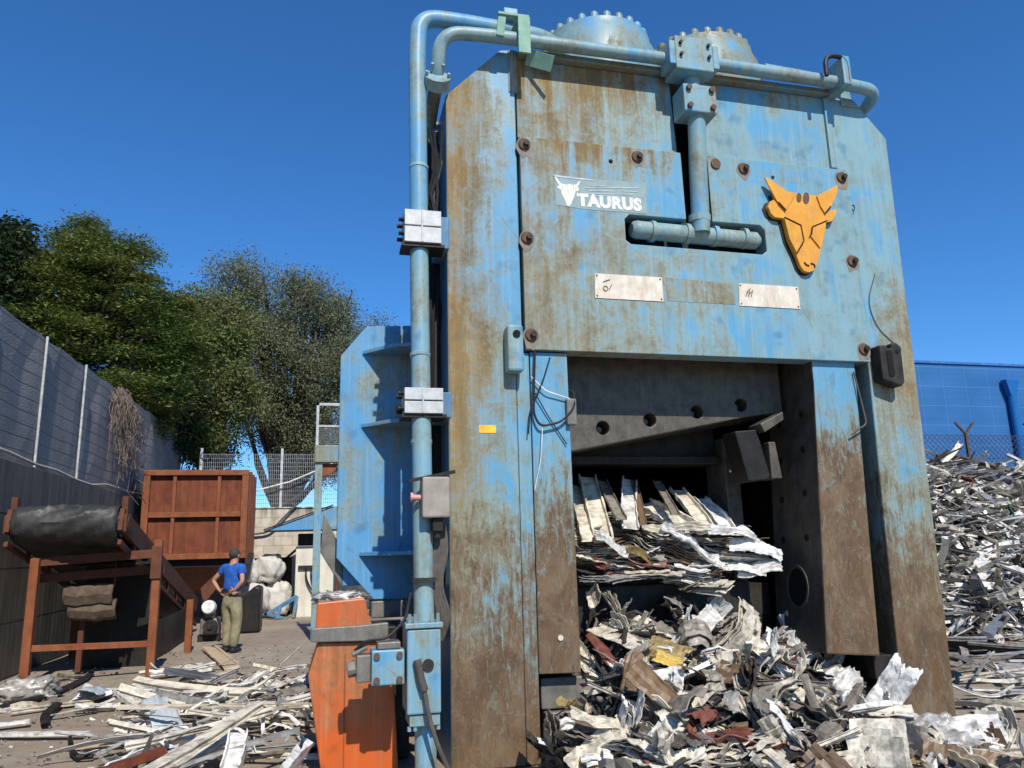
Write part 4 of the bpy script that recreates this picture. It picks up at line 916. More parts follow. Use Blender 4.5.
# ------------------------------------------------------------------ trees
def leafmat(name, c1, c2, c3):
    n = NB(name); r = n.island(); P = n.P(); a = n.noise(P, .7, 3)
    c = n.mix(r, c1, c2); c = n.mix(n.mr(a, .42, .62, 0, .7), c, c3)
    n.fin(c, .55, 0, .3)
    tr = n.N.new('ShaderNodeBsdfTranslucent'); n.L.new(c, tr.inputs[0]); mx = n.N.new('ShaderNodeMixShader'); mx.inputs[0].default_value = .28
    n.L.new(n.b.outputs[0], mx.inputs[1]); n.L.new(tr.outputs[0], mx.inputs[2]); n.L.new(mx.outputs[0], n.out.inputs[0]); return n.m
M['leaf_con'] = leafmat('conifer foliage', (.045, .085, .018), (.13, .18, .036), (.18, .19, .045))
M['leaf_dark'] = leafmat('dark conifer foliage', (.012, .026, .010), (.030, .050, .016), (.045, .060, .02))
M['leaf_olive'] = leafmat('olive foliage', (.11, .125, .060), (.22, .225, .12), (.16, .17, .08))
M['leaf_young'] = leafmat('yellow green foliage', (.10, .14, .035), (.18, .21, .065), (.17, .15, .06))
def leaves(name, centers, sig, per, lsize, mat, parent, rs, flat=.0, droop=.0):
    rg = np.random.default_rng(rs)
    C_ = np.repeat(np.array(centers, float), per, axis=0); n_ = len(C_)
    sg = np.array(sig)
    p = C_+rg.normal(size=(n_, 3))*sg
    a = rg.normal(size=(n_, 3)); a[:, 2] = a[:, 2]*(1-flat)-droop; a /= np.linalg.norm(a, axis=1)[:, None]
    r_ = rg.normal(size=(n_, 3)); 
    if flat: r_[:, 2] *= (1-flat)
    bvec = r_-a*np.sum(a*r_, axis=1)[:, None]; bvec /= np.linalg.norm(bvec, axis=1)[:, None]
    L = lsize[0]*rg.uniform(.6, 1.3, n_)[:, None]; W = lsize[1]*rg.uniform(.6, 1.3, n_)[:, None]
    v = np.stack([p-a*L/2, p+bvec*W/2, p+a*L/2, p-bvec*W/2], 1).reshape(-1, 3)
    me = bpy.data.meshes.new(name); me.vertices.add(n_*4); me.vertices.foreach_set('co', v.ravel().astype(np.float32))
    me.loops.add(n_*4); me.loops.foreach_set('vertex_index', np.arange(n_*4, dtype=np.int32))
    me.polygons.add(n_); me.polygons.foreach_set('loop_start', np.arange(0, n_*4, 4, dtype=np.int32)); me.polygons.foreach_set('loop_total', np.full(n_, 4, np.int32))
    me.update(); me.validate(); return link(name, me, mat, parent)
def tree(name, label, base, lobes, mat, seed, nclump, per, sig, lsize, trunk_r, flat=0, droop=0, inner=.55, group=None, bark='bark', fork=None):
    t = random.Random(seed); root = empty(name, base); tag(root, label, 'tree', group)
    cents = []; tot = sum(l[3]*l[5] for l in lobes)
    for (cx, cy, cz, rx, ry, rz) in lobes:
        for k in range(int(nclump*rx*rz/tot)+2):
            while True:
                v = Vector((t.gauss(0, 1), t.gauss(0, 1), t.gauss(0, 1))).normalized(); rr_ = t.uniform(inner, 1.0)**.6
                rr_ *= .86+.34*mn.noise(Vector((v.x*1.7+cx, v.y*1.7+seed, v.z*1.7+cz)))*1.6
                break
            cents.append((cx+v.x*rx*rr_, cy+v.y*ry*rr_, cz+v.z*rz*rr_))
    leaves('crown', cents, sig, per, lsize, mat, root, seed, flat, droop)
    b = MB(); bx, by, bz = base; ch = max(l[2] for l in lobes)
    nst = fork or 1
    for s in range(nst):
        q = Vector((bx+t.uniform(-.25, .25)*(nst > 1), by, bz)); tops = t.choice(lobes); target = Vector((bx+(tops[0]-bx)*.6*(nst > 1), by+(tops[1]-by)*.6*(nst > 1), ch))
        pts = [q.lerp(target, k/7)+Vector((t.uniform(-.12, .12), t.uniform(-.12, .12), 0))*(k > 0) for k in range(8)]
        b.tube(pts, [trunk_r/(nst**.4)*(1-.11*k) for k in range(8)], 8)
        for (cx, cy, cz, rx, ry, rz) in lobes:
            for m_ in range(3):
                k = t.randint(2, 5); st_ = pts[k]; en = Vector((cx+t.uniform(-.7, .7)*rx, cy+t.uniform(-.7, .7)*ry, cz+t.uniform(-.6, .8)*rz)); mid = st_.lerp(en, .5)+Vector((t.uniform(-.3, .3), t.uniform(-.3, .3), t.uniform(-.3, .2)))
                b.tube([st_, st_.lerp(mid, .6)+Vector((0, 0, -.08)), mid, en], [trunk_r*.34, trunk_r*.27, trunk_r*.2, trunk_r*.06], 5)
    for cpt in t.sample(cents, min(len(cents), 90)):
        l = min(lobes, key=lambda l: (l[0]-cpt[0])**2+(l[1]-cpt[1])**2+(l[2]-cpt[2])**2); b.tube([(l[0], l[1], l[2]), Vector((l[0], l[1], l[2])).lerp(Vector(cpt), .6)+Vector((0, 0, -.05)), cpt], [.03, .02, .008], 4, False)
    b.build('trunk', M[bark], root, fix=False); return root
def lobe(u, v, Y, rpx, rz=None, ry=None):
    p = PY(u, v, Y); k = 769/ (p-CAM).dot(fw); return (p.x, p.y, p.z, rpx/k, (ry or rpx)/k, (rz or rpx)/k)
G = 'trees behind the left wall'
tree('conifer_tree', 'very dark conifer at the left edge of the photo, tip rising above the wall', (-8.8, 20.5, 0), [lobe(0, 285, 21, 34, 70), lobe(-30, 330, 21, 60, 90), lobe(10, 250, 21, 16, 36)], M['leaf_dark'], 11, 300, 90, (.20, .20, .16), (.20, .07), .3, .3, .1, .5, G)
tree('conifer_tree', 'broad sunlit green conifer with layered boughs behind the grey fence', (-6.6, 22, 0), [lobe(48, 292, 21.5, 44, 40), lobe(84, 262, 22, 40, 40), lobe(112, 288, 22, 52, 44), lobe(86, 232, 22, 13, 20), lobe(128, 250, 22, 24, 14), lobe(136, 330, 22, 44, 46), lobe(70, 345, 22, 62, 50), lobe(150, 388, 22, 44, 44), lobe(190, 345, 22.5, 20, 22), lobe(150, 295, 22, 18, 9), lobe(178, 318, 23, 24, 26), lobe(168, 350, 22, 34, 26), lobe(30, 340, 21.5, 50, 40), lobe(120, 400, 22, 60, 34)], M['leaf_con'], 12, 1100, 135, (.24, .24, .07), (.13, .042), .4, .72, .05, .45, G)
tree('young_tree', 'yellow-green loose tree between the conifer and the olive-grey tree', (-3.4, 27, 0), [lobe(205, 345, 26, 34, 38), lobe(196, 312, 26, 20, 26), lobe(232, 330, 26, 24, 34), lobe(188, 395, 26, 36, 36), lobe(232, 390, 26, 30, 34), lobe(176, 322, 26, 16, 20), lobe(205, 435, 26, 28, 26)], M['leaf_young'], 13, 520, 80, (.26, .26, .20), (.14, .055), .16, .1, .1, .4, G, fork=2)
tree('olive_grey_tree', 'tall rounded olive-grey tree with dark forked trunk behind the container', (-1.6, 30, 0), [lobe(238, 292, 29, 38, 40), lobe(300, 305, 29, 44, 40), lobe(335, 330, 30, 26, 46), lobe(262, 350, 29, 52, 50), lobe(318, 372, 29, 44, 46), lobe(252, 405, 29, 36, 32), lobe(325, 425, 29, 36, 40), lobe(290, 432, 30, 40, 26), lobe(345, 380, 30, 18, 34), lobe(300, 462, 30, 30, 14), lobe(335, 470, 30, 20, 16)], M['leaf_olive'], 14, 900, 115, (.26, .26, .24), (.11, .045), .34, 0, .05, .35, G, fork=3)
tree('small_tree', 'small olive tree mostly hidden behind the blue side plate', (2.2, 32, 0), [lobe(372, 342, 32, 22, 20), lobe(355, 372, 32, 26, 34), lobe(400, 365, 32, 26, 30), lobe(365, 410, 32, 26, 45), lobe(350, 455, 32, 20, 20)], M['leaf_olive'], 15, 330, 90, (.26, .26, .24), (.12, .045), .18, 0, .05, .3, G, fork=2)
tree('leafy_shrub', 'low dark leafy tree at the end of the grey fence above the container', (-5.2, 26, 0), [lobe(160, 425, 25, 34, 26), lobe(190, 440, 26.5, 22, 22), lobe(212, 458, 27, 22, 10)], M['leaf_dark'], 16, 170, 80, (.24, .24, .2), (.14, .055), .14, .1, .1, .3, G)
# ------------------------------------------------------------------ scrap: prototypes
def crumple(seed, L, W, nx, ny, kink=.9, flute=0, amp=.02, ragged=.012):
    t = random.Random(seed); ang = 0; xs_, zs_ = [0], [0]; step = L/nx; k = 0
    while k < nx:
        run = t.randint(2, 5); turn = t.gauss(0, kink)
        for j in range(run):
            if k >= nx: break
            ang += turn/run if t.random() < .6 else 0
            ang *= .93; xs_.append(xs_[-1]+step*math.cos(ang)); zs_.append(zs_[-1]+step*math.sin(ang)); k += 1
        if t.random() < .5: ang += t.gauss(0, kink*.9)
    cx = sum(xs_)/len(xs_); cz = sum(zs_)/len(zs_); vs_ = []
    ph = t.uniform(0, 9); fr = t.uniform(5, 11); side = t.uniform(-.5, .5)
    for i in range(nx+1):
        for j in range(ny+1):
            u = i/nx; v = j/ny; y = (v-.5)*W; z = 0
            if flute: z += flute*(abs(((v*fr+ph) % 1)-.5)*2-.5)
            z += side*W*abs(v-.5)**1.6*1.5
            q = Vector((u*L*9+seed*3.1, v*W*9, seed*1.7))
            nz = mn.noise(q)*amp*2.2+(abs(mn.noise(q*2.3))-.2)*amp*2.2
            edge = (j in (0, ny))*t.uniform(-ragged, ragged)
            ex = (i in (0, nx))*t.uniform(-ragged, ragged)*1.6; edge *= .35+.65*(mn.noise(Vector((u*5, seed, 2))) > .15)
            vs_.append((xs_[i]-cx+mn.noise(q+Vector((5, 5, 5)))*amp+ex, y+edge+mn.noise(q+Vector((9, 1, 5)))*amp, zs_[i]-cz+z+nz))
    fs_ = [(i*(ny+1)+j, (i+1)*(ny+1)+j, (i+1)*(ny+1)+j+1, i*(ny+1)+j+1) for i in range(nx) for j in range(ny) if not ((i in (0, nx-1) or j in (0, ny-1)) and t.random() < .03)]
    me = bpy.data.meshes.new('crumpled_sheet'); me.from_pydata(vs_, [], fs_); me.update()
    me.materials.append(SC['grey']); return me
def layered(seed, L, W, nl, gap, kink=.5, nx=18, spread=.15):
    """sheets crushed together: several thin ribbons folded along one common path"""
    t = random.Random(seed); ang = t.gauss(0, .2); xs_, zs_, an_ = [0], [0], [0]; step = L/nx; run = 0
    for k in range(nx):
        if run <= 0: turn = t.gauss(0, kink); run = t.randint(2, 6)
        ang += turn/3*(t.random() < .7); ang *= .9; run -= 1
        xs_.append(xs_[-1]+step*math.cos(ang)); zs_.append(zs_[-1]+step*math.sin(ang)); an_.append(ang)
    cx = sum(xs_)/len(xs_); cz = sum(zs_)/len(zs_); vs_ = []; fs_ = []; ny = 4
    for q in range(nl):
        i0 = t.randint(0, 4); i1 = nx-t.randint(0, 5); yo = t.gauss(0, spread*W*.5); w_ = W*t.uniform(.6, 1.05); off = (q-nl/2)*gap; lift0 = t.gauss(0, gap*1.5); lift1 = t.gauss(0, gap*1.5); cr = t.uniform(-.35, .35); base = len(vs_)
        for i in range(i0, i1+1):
            s_ = (i-i0)/max(1, i1-i0); o_ = off+lift0*(1-s_)**3+lift1*s_**3+.25*gap*math.sin(i*1.7+q)
            for j in range(ny+1):
                v = j/ny-.5; z = o_+cr*w_*abs(v)**1.5+(.012*L if j % 2 else -.012*L)*(t.random()*.6+.4)
                q3 = Vector((i*.5+seed, v*4, q)); nz = mn.noise(q3)*.018*L
                vs_.append((xs_[i]-cx-math.sin(an_[i])*z+nz*.5, yo+v*w_+mn.noise(q3*1.7)*.02*L, zs_[i]-cz+math.cos(an_[i])*z+nz))
        m_ = ny+1
        fs_ += [(base+i*m_+j, base+(i+1)*m_+j, base+(i+1)*m_+j+1, base+i*m_+j+1) for i in range(i1-i0) for j in range(ny)]
    me = bpy.data.meshes.new('crumpled_sheet'); me.from_pydata(vs_, [], fs_); me.update(); me.materials.append(SC['grey']); return me
SECT = {
 'channel': [(-.5,-.3),(.5,-.3),(.5,.35),(.42,.35),(.42,-.2),(-.42,-.2),(-.42,.35),(-.5,.35)],
 'frame': [(-.5,-.35),(.15,-.35),(.15,-.28),(.5,-.28),(.5,-.18),(.15,-.18),(.15,.2),(.38,.2),(.38,.3),(-.5,.3),(-.5,.2),(-.35,.2),(-.35,-.2),(-.5,-.2)],
 'box': [(-.5,-.3),(.5,-.3),(.5,.3),(-.5,.3)],
 'slat': [(-.5,-.05),(-.2,.04),(.2,.04),(.5,-.05),(.5,.0),(.2,.1),(-.2,.1),(-.5,.0)],
 'angle': [(-.5,-.5),(.5,-.5),(.5,-.42),(-.42,-.42),(-.42,.5),(-.5,.5)],
}
def profile(seed, sect, n_=9, w_=.06, bend=.06, twist=.3, crush=.25, name='profile', length=1.0, h=None):
    t = random.Random(seed); P_ = SECT[sect]; m_ = len(P_); vs_ = []; by = t.gauss(0, bend); bz = t.gauss(0, bend); ks = t.random()*.8+.1; ky = t.gauss(0, bend*1.6)
    for i in range(n_+1):
        s = i/n_; x = (s-.5)*length; oy = by*(s-.5)**2*4+max(0, s-ks)*ky; oz = bz*(s-.5)**2*4*.6; tw = twist*(s-.5)+t.gauss(0, .04); cr = 1-crush*t.random()
        for (a, b_) in P_:
            yy = a*w_*(1+crush*.4*t.random()); zz = b_*(h or w_)*cr
            vs_.append((x+(t.uniform(-.01, .01) if i in (0, n_) else 0), oy+yy*math.cos(tw)-zz*math.sin(tw), oz+yy*math.sin(tw)+zz*math.cos(tw)))
    fs_ = [(i*m_+k, i*m_+(k+1) % m_, (i+1)*m_+(k+1) % m_, (i+1)*m_+k) for i in range(n_) for k in range(m_)]
    if sect != 'box' or True: fs_ += [tuple(reversed(range(m_))), tuple(n_*m_+k for k in range(m_))]
    me = bpy.data.meshes.new(name); me.from_pydata(vs_, [], fs_); me.update(); me.materials.append(SC['white']); return me
def rotm(xa, up_):
    xa = Vector(xa).normalized(); up_ = Vector(up_); ya = up_.cross(xa).normalized(); za = xa.cross(ya)
    return Matrix((xa, ya, za)).transposed()
SHEETS = [crumple(100+k, 1.0, rnd.uniform(.14, .42), 26, 10, rnd.choice([.25, .5, .8]), rnd.choice([0, .03, .045, .06]), rnd.uniform(.005, .013)) for k in range(34)]
FLATS = [crumple(300+k, 1.0, rnd.uniform(.25, .5), 20, 10, rnd.choice([.2, .35, .55]), rnd.choice([0, .03, .04]), rnd.uniform(.012, .025)) for k in range(22)]
PROFS = [profile(500+k, rnd.choice(['channel', 'frame', 'frame', 'box', 'slat', 'angle']), 9, rnd.uniform(.045, .08), rnd.choice([.01, .03, .08, .15]), rnd.uniform(0, .8)) for k in range(34)]
LAYERS = [layered(700+k, 1.0, rnd.uniform(.16, .4), rnd.randint(3, 6), rnd.uniform(.018, .04), rnd.choice([.3, .6, .9, 1.3])) for k in range(36)]
PACKS = [layered(800+k, 1.0, rnd.uniform(.25, .5), rnd.randint(4, 7), rnd.uniform(.02, .04), rnd.choice([.12, .25, .4])) for k in range(20)]
counts = {}
def piece(me, name, colr, loc, rot, scale, label, cat, group, thick=.006):
    o = bpy.data.objects.new(name, me); COL.objects.link(o); o.location = loc; o.rotation_euler = rot; o.scale = scale
    o.material_slots[0].link = 'OBJECT'; o.material_slots[0].material = SC[colr]
    if name == 'crumpled_sheet':
        s = o.modifiers.new('t', 'SOLIDIFY'); s.thickness = thick
    tag(o, label, cat, group); return o
CN = {'white': 'white', 'cream': 'cream', 'grey': 'bare silver-grey', 'dirty': 'dirty taupe', 'dark': 'blackened', 'brown': 'brown coated', 'red': 'rust-red coated', 'gold': 'gold anodised', 'yellow': 'yellow', 'green': 'dark green', 'slate': 'slate blue'}
def pick(t, table):
    r_ = t.random()*sum(w for _, w in table)
    for c, w in table:
        r_ -= w
        if r_ <= 0: return c
    return table[0][0]

# ---- heap spilling out of the press
def hp_(x, y):
    z = 1.0-(6.55-y)*.40 if y < 6.55 else 1.0
    if x > 3.4: z -= (x-3.4)*.50
    if x < 2.35: z -= (2.35-x)*(.55 if y < 6.0 else 1.1)
    return max(z, .03)+.10*mn.noise(Vector((x*1.6, y*1.6, 3)))
t = random.Random(21)
vs_ = []; fs_ = []; nx_, ny_ = 90, 70
for j in range(ny_+1):
    for i in range(nx_+1):
        x = 1.5+i*(5.6-1.5)/nx_; y = 3.6+j*(6.66-3.6)/ny_
        z = hp_(x, y)-.17+.14*abs(mn.noise(Vector((x*6, y*6, 1))))+.06*mn.noise(Vector((x*17, y*17, 2)))
        if y > 6.0 and x > 4.9: z = -.1
        if y > 5.95 and x < 1.72: z = -.1
        e_ = min(1, (x-1.5)/.35, (5.6-x)/.5, (y-3.6)/.5); z = z*max(e_, 0)-.06*(1-max(e_, 0)); vs_.append((x, y, z))
for j in range(ny_):
    for i in range(nx_): k = j*(nx_+1)+i; fs_.append((k, k+1, k+nx_+2, k+nx_+1))
me = bpy.data.meshes.new('crushed_scrap'); me.from_pydata(vs_, [], fs_)
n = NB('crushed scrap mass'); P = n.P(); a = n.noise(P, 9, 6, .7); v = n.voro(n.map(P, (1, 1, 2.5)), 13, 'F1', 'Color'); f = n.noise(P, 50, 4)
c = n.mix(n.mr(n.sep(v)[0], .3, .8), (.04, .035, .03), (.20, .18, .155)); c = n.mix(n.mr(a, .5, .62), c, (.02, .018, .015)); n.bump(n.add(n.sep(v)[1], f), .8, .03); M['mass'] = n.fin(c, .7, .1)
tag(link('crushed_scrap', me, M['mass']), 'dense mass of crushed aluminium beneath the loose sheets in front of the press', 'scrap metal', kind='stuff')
tab = [('white', 30), ('cream', 34), ('grey', 9), ('dirty', 20), ('dark', 7), ('brown', 5), ('red', 1.5), ('gold', 1.2), ('green', .6)]
HG = {c: f'{CN[c]} crumpled pieces in the heap spilling from the press' for c in CN}
cnt = 0
for k in range(250):
    while True:
        y = t.uniform(4.15, 6.55); x = t.uniform(1.6, 5.25)
        z = hp_(x, y)
        if (y > 5.85 and (x < 2.1 or x > 4.75)): continue
        if z < .05 and x > 5.0: continue
        if x < 1.9 and y < 4.6: pass
        break
    near = (y < 5.3)
    s_ = t.uniform(.34, .66) if t.random() < .75 else t.uniform(.66, .9)
    col = pick(t, tab); r0 = t.random(); mesh = t.choice(LAYERS if r0 < .62 else SHEETS if r0 < .88 else PACKS)
    yaw = t.choice([t.gauss(-.6, .5), t.gauss(.15, .35), t.uniform(0, 6.28)])
    piece(mesh, 'crumpled_sheet', col, (x, y, z+t.uniform(-.08, .05)), (t.gauss(.25, .55), t.gauss(.1, .45), yaw), (s_, s_*t.uniform(.7, 1.3), s_*t.uniform(.8, 1.5)), f'{CN[col]} crumpled aluminium piece in the heap spilling from the open press', 'metal scrap', HG[col], .008)
for k in range(45):
    y = t.uniform(4.2, 6.2); x = t.uniform(1.9, 5.0); z = hp_(x, y)
    if y > 5.85 and x > 4.7: continue
    col = pick(t, tab); L = t.uniform(.25, .7)
    piece(t.choice(PROFS), 'bent_profile', col, (x, y, z+t.uniform(0, .09)), (t.gauss(0, .8), t.gauss(.1, .4), t.uniform(0, 6.28)), (L, t.uniform(.6, 1.1), t.uniform(.6, 1.1)), f'{CN[col]} bent aluminium strip among the crumpled sheets spilling from the press', 'metal strip', f'{CN[col]} bent strips in the press heap')

# distinctive pieces laid by hand (end points on the heap)
def laid(a, b, w_, sect, col, label, cat='metal strip', name='profile', seed=0, bend=.03, h=None, upv=(0, 0, 1), n_=12, twist=.15, crush=.2):
    a = Vector(a); b = Vector(b); L = (b-a).length
    me = profile(seed, sect, n_, w_, bend, twist, crush, name, L, h)
    mat = (rotm(b-a, upv).to_4x4()); mat.translation = (a+b)/2; me.transform(mat); me.materials.clear()
    o = link(name, me, SC[col] if col in SC else M[col]); tag(o, label, cat); return o
def sheet(a, b, W_, col, label, seed, kink=.25, flute=.03, amp=.015, upv=(0, -.6, .8), nx=24, ny=14, cat='metal scrap', thick=.006):
    a = Vector(a); b = Vector(b); L = (b-a).length
    me = crumple(seed, L, W_, nx, ny, kink, flute, amp*max(L, .4), .006); mat = rotm(b-a, upv).to_4x4(); mat.translation = (a+b)/2; me.transform(mat); me.materials.clear()
    o = link('crumpled_sheet', me, SC[col]); s = o.modifiers.new('t', 'SOLIDIFY'); s.thickness = thick; tag(o, label, cat); return o
def c6(u, v): return 580+u*180/934, 620+v*148/768
def onheap(u, v, lift=.08):
    # meet the measured direction with the heap surface
    d = ray(u, v); s = 3.0
    while s < 9:
        p = CAM+d*s
        if p.z < hp_(p.x, p.y)+lift: return p
        s += .02
    return p
def hs_(u0, v0, u1, v1, W_, col, label, seed, **kw): return sheet(onheap(*c6(u0, v0)), onheap(*c6(u1, v1)), W_, col, label, seed, **kw)
hs_(340, 110, 545, 190, .34, 'gold', 'large fluted gold-coloured sheet with a bright yellow patch near the top of the press heap', 901, kink=.12, flute=.03)
hs_(390, 195, 530, 235, .14, 'yellow', 'bright yellow ribbed sheet tucked under the fluted gold sheet', 902, kink=.1, flute=.03)
hs_(70, 40, 310, 130, .17, 'cream', 'long cream tapering sheet with a curled end at the upper left of the press heap', 903, kink=.12, flute=0)
hs_(60, 80, 180, 210, .11, 'red', 'red-brown curved strip hanging below the long cream sheet at the heap top left', 904, kink=.3, flute=0)
hs_(190, 190, 290, 290, .20, 'white', 'white creased sheet just below the long cream tapering sheet', 905, kink=.7)
hs_(320, 300, 530, 280, .12, 'white', 'smooth white rolled strip below the yellow ribbed sheet', 906, kink=.15, flute=0)
hs_(700, 250, 900, 330, .24, 'brown', 'brown and gold fluted sheet right of centre in the press heap', 907, kink=.15, flute=.04)
hs_(800, 350, 930, 450, .14, 'cream', 'cream sheet folded below the brown fluted sheet', 908, kink=.3)
hs_(600, 20, 690, 90, .26, 'dirty', 'upright taupe sheet standing at the top centre of the press heap', 909, kink=.2, upv=(.3, -1, 0))
hs_(430, 470, 520, 560, .13, 'cream', 'pale cream triangular flap in the middle of the press heap', 910, kink=.2, flute=0)
hs_(280, 540, 540, 700, .12, 'dirty', 'long taupe folded strip running down the middle of the press heap', 911, kink=.15)
hs_(420, 740, 650, 690, .10, 'cream', 'straight cream strip at the bottom edge of the press heap', 912, kink=.05, flute=0)
hs_(560, 580, 640, 660, .16, 'grey', 'ribbed grey sheet end above the straight cream strip', 913, kink=.15, flute=.04)
hs_(300, 640, 390, 760, .10, 'red', 'dull red curled strip at the bottom left of the press heap', 914, kink=.4, flute=0)
hs_(0, 700, 120, 760, .10, 'yellow', 'pale yellow strip at the bottom left corner of the press heap', 915, kink=.1, flute=0)
def c2(u, v): return 750+u*274/1024, 580+v*188/703
def hs2(u0, v0, u1, v1, W_, col, label, seed, **kw): return sheet(onheap(*c2(u0, v0)), onheap(*c2(u1, v1)), W_, col, label, seed, **kw)
hs2(100, 460, 380, 390, .22, 'white', 'long white folded sheet pointing right below the dark jaw', 921, kink=.25, flute=.04)
hs2(0, 230, 150, 310, .30, 'white', 'big white crumpled sheet at the right shoulder of the press heap', 922, kink=.9)
hs2(350, 430, 460, 370, .22, 'dark', 'dark purple-brown twisted sheet under the jaw foot', 923, kink=.4, upv=(.2, -1, .3))
hs2(480, 370, 640, 530, .16, 'brown', 'brown curled sheet leaning against the right column foot', 924, kink=.3, upv=(.3, -1, .5))
hs2(400, 470, 520, 510, .24, 'white', 'white torn sheet above the silver foil at the heap right end', 925, kink=.9)
hs2(80, 560, 190, 640, .22, 'cream', 'cream curved sheet at the right front of the press heap', 926, kink=.4)
hs2(200, 690, 360, 550, .09, 'wood_' if False else 'brown', 'tan square tube rising to the right at the front of the heap', 927, kink=.03, flute=0)
hs2(240, 690, 410, 670, .14, 'cream', 'pale cream sheet edge at the front right of the press heap', 928, kink=.1, flute=0)
hs2(180, 520, 330, 490, .20, 'cream', 'ribbed cream sheet end in the right part of the heap', 929, kink=.2, flute=.05)
# silver foil bag
a = onheap(868, 748, .10); b_ = onheap(978, 752, .10)
o = sheet((3.92, 5.05, .22), (4.60, 4.95, .13), .50, 'grey', 'large shiny silver foil sheet draped at the right end of the press heap', 940, kink=.25, flute=0, amp=.028, upv=(.1, -.5, .85), nx=40, ny=28)
o.data.shade_smooth()
hs2(560, 700, 760, 590, .05, 'gold', 'thin gold bar lying over the silver foil at the heap right end', 941, kink=.03, flute=0)

# ---- compressed bundle held between the blades
t = random.Random(31); BG = 'flattened sheets in the bundle between the blades'
tabb = [('white', 28), ('cream', 36), ('grey', 12), ('dirty', 18), ('dark', 8), ('brown', 6), ('gold', 1), ('red', 1)]
b = MB(); b.box(2.02, 3.78, 6.75, 10.3, 1.20, 1.42); b.box(2.02, 3.7, 7.3, 10.3, 1.42, 1.85)
o = b.build('packed_scrap', M['mass'], None, .02); tag(o, 'dark packed scrap filling the feed channel behind the bundle', 'scrap metal', kind='stuff')
for k in range(185):
    lay = t.random()**.8; x = t.uniform(2.12, 3.9); y = 6.36+t.random()*.2+lay*.62; z = 1.28+lay*.60+.04*math.sin(x*3)
    if lay < .25: x = min(x, 3.3)
    col = pick(t, tabb); s_ = t.uniform(.28, .6)
    piece(t.choice(PACKS if t.random() < .75 else FLATS), 'flattened_sheet', col, (x, y, z), (t.gauss(.12, .18), t.gauss(.08, .10), t.gauss(-.15, .35)), (s_, s_*t.uniform(.6, 1.1), s_*t.uniform(.4, .8)), f'{CN[col]} flattened sheet in the bundle squeezed between the blades', 'metal scrap', f'{CN[col]} {BG}')
for o in [o for o in COL.objects if o.name.startswith('flattened_sheet')]:
    s = o.modifiers.new('t', 'SOLIDIFY'); s.thickness = .012
def c8(u, v): return 540+u/3.657, 450+v/3.657
k = 0
for (u0, v0, u1, v1, W_, col, lab) in [
    (172, 95, 235, 330, .17, 'cream', 'widest cream channel leaning out at the left of the upper bundle'), (225, 110, 290, 250, .10, 'dirty', 'narrow shaded strip second from the left in the upper bundle'),
    (322, 105, 328, 285, .14, 'white', 'upright white strip standing in the middle of the upper bundle'), (130, 130, 178, 330, .12, 'cream', 'cream strip at the far left edge of the upper bundle beside the guide plate'),
    (375, 190, 560, 290, .22, 'cream', 'broad cream sheet sloping right across the centre of the upper bundle'), (500, 140, 620, 290, .15, 'cream', 'cream folded strip right of the broad centre sheet'),
    (590, 175, 705, 290, .16, 'white', 'white folded strip at the right shoulder of the upper bundle'), (430, 120, 500, 240, .08, 'dirty', 'thin dull strip between the two sloping cream sheets'),
    (345, 110, 380, 270, .06, 'brown', 'brown thin strip right of the upright white strip')]:
    k += 1; p0 = PY(*c8(u0, v0), 7.15); p1 = PY(*c8(u1, v1), 6.55)
    laid(p0, p1, W_, 'channel', col, lab, 'metal scrap', 'folded_channel', 950+k, .015, W_*.5, (0, -.7, .7), 12, .15, .35)
for (u0, v0, u1, v1, W_, col, lab) in [
    (560, 300, 795, 275, .12, 'white', 'thin white tongue poking out right from the upper bundle'), (700, 310, 885, 385, .18, 'white', 'white pleated sheet ending the upper bundle on its right'),
    (420, 320, 700, 385, .09, 'white', 'long white rolled edge across the front of the upper bundle'), (380, 260, 620, 300, .10, 'cream', 'cream rolled edge above the long white one'),
    (190, 330, 340, 340, .10, 'white', 'white squashed end at the front left of the upper bundle'), (195, 400, 250, 420, .09, 'red', 'small orange-red scrap at the left of the upper bundle'),
    (310, 375, 430, 395, .09, 'gold', 'small gold sheet edge near the left of the upper bundle'), (570, 400, 610, 480, .10, 'white', 'white tab hanging down from the front of the bundle'),
    (720, 420, 880, 430, .16, 'white', 'torn white edge at the lower right of the upper bundle')]:
    k += 1; sheet(PY(*c8(u0, v0), 6.52), PY(*c8(u1, v1), 6.42), W_, col, lab, 950+k, kink=.25, flute=.03, amp=.02, upv=(0, -.6, .8), thick=.012)
sheet(PY(584, 600, 6.5), PY(606, 594, 6.45), .22, 'cream', 'pale scrap lump stuck between the guide plate and lower blade', 980, kink=.5)

# ---- right heap
t = random.Random(41)
def hr_(x, y): return min(max((y-10.5)*.85, 0), 3.0-.06*max(0, x-12.5)+.25*mn.noise(Vector((x*.7, y*.7, 0))))+.15*mn.noise(Vector((x*1.3, y*1.3, 5)))*(y > 10.6)
vs_ = []; fs_ = []; nx_, ny_ = 90, 60
for j in range(ny_+1):
    for i in range(nx_+1):
        x = 8.2+i*(24-8.2)/nx_; y = 10.4+j*(17.1-10.4)/ny_; e_ = min(1, (x-8.2)/.9)
        vs_.append((x, y, (hr_(x, y)-.16+.18*mn.noise(Vector((x*5, y*5, 1))))*e_-.05))
for j in range(ny_):
    for i in range(nx_): k = j*(nx_+1)+i; fs_.append((k, k+1, k+nx_+2, k+nx_+1))
me = bpy.data.meshes.new('scrap_mound'); me.from_pydata(vs_, [], fs_)
tag(link('scrap_mound', me, M['mass']), 'grey packed core of the high aluminium heap on the right', 'scrap metal', kind='stuff')
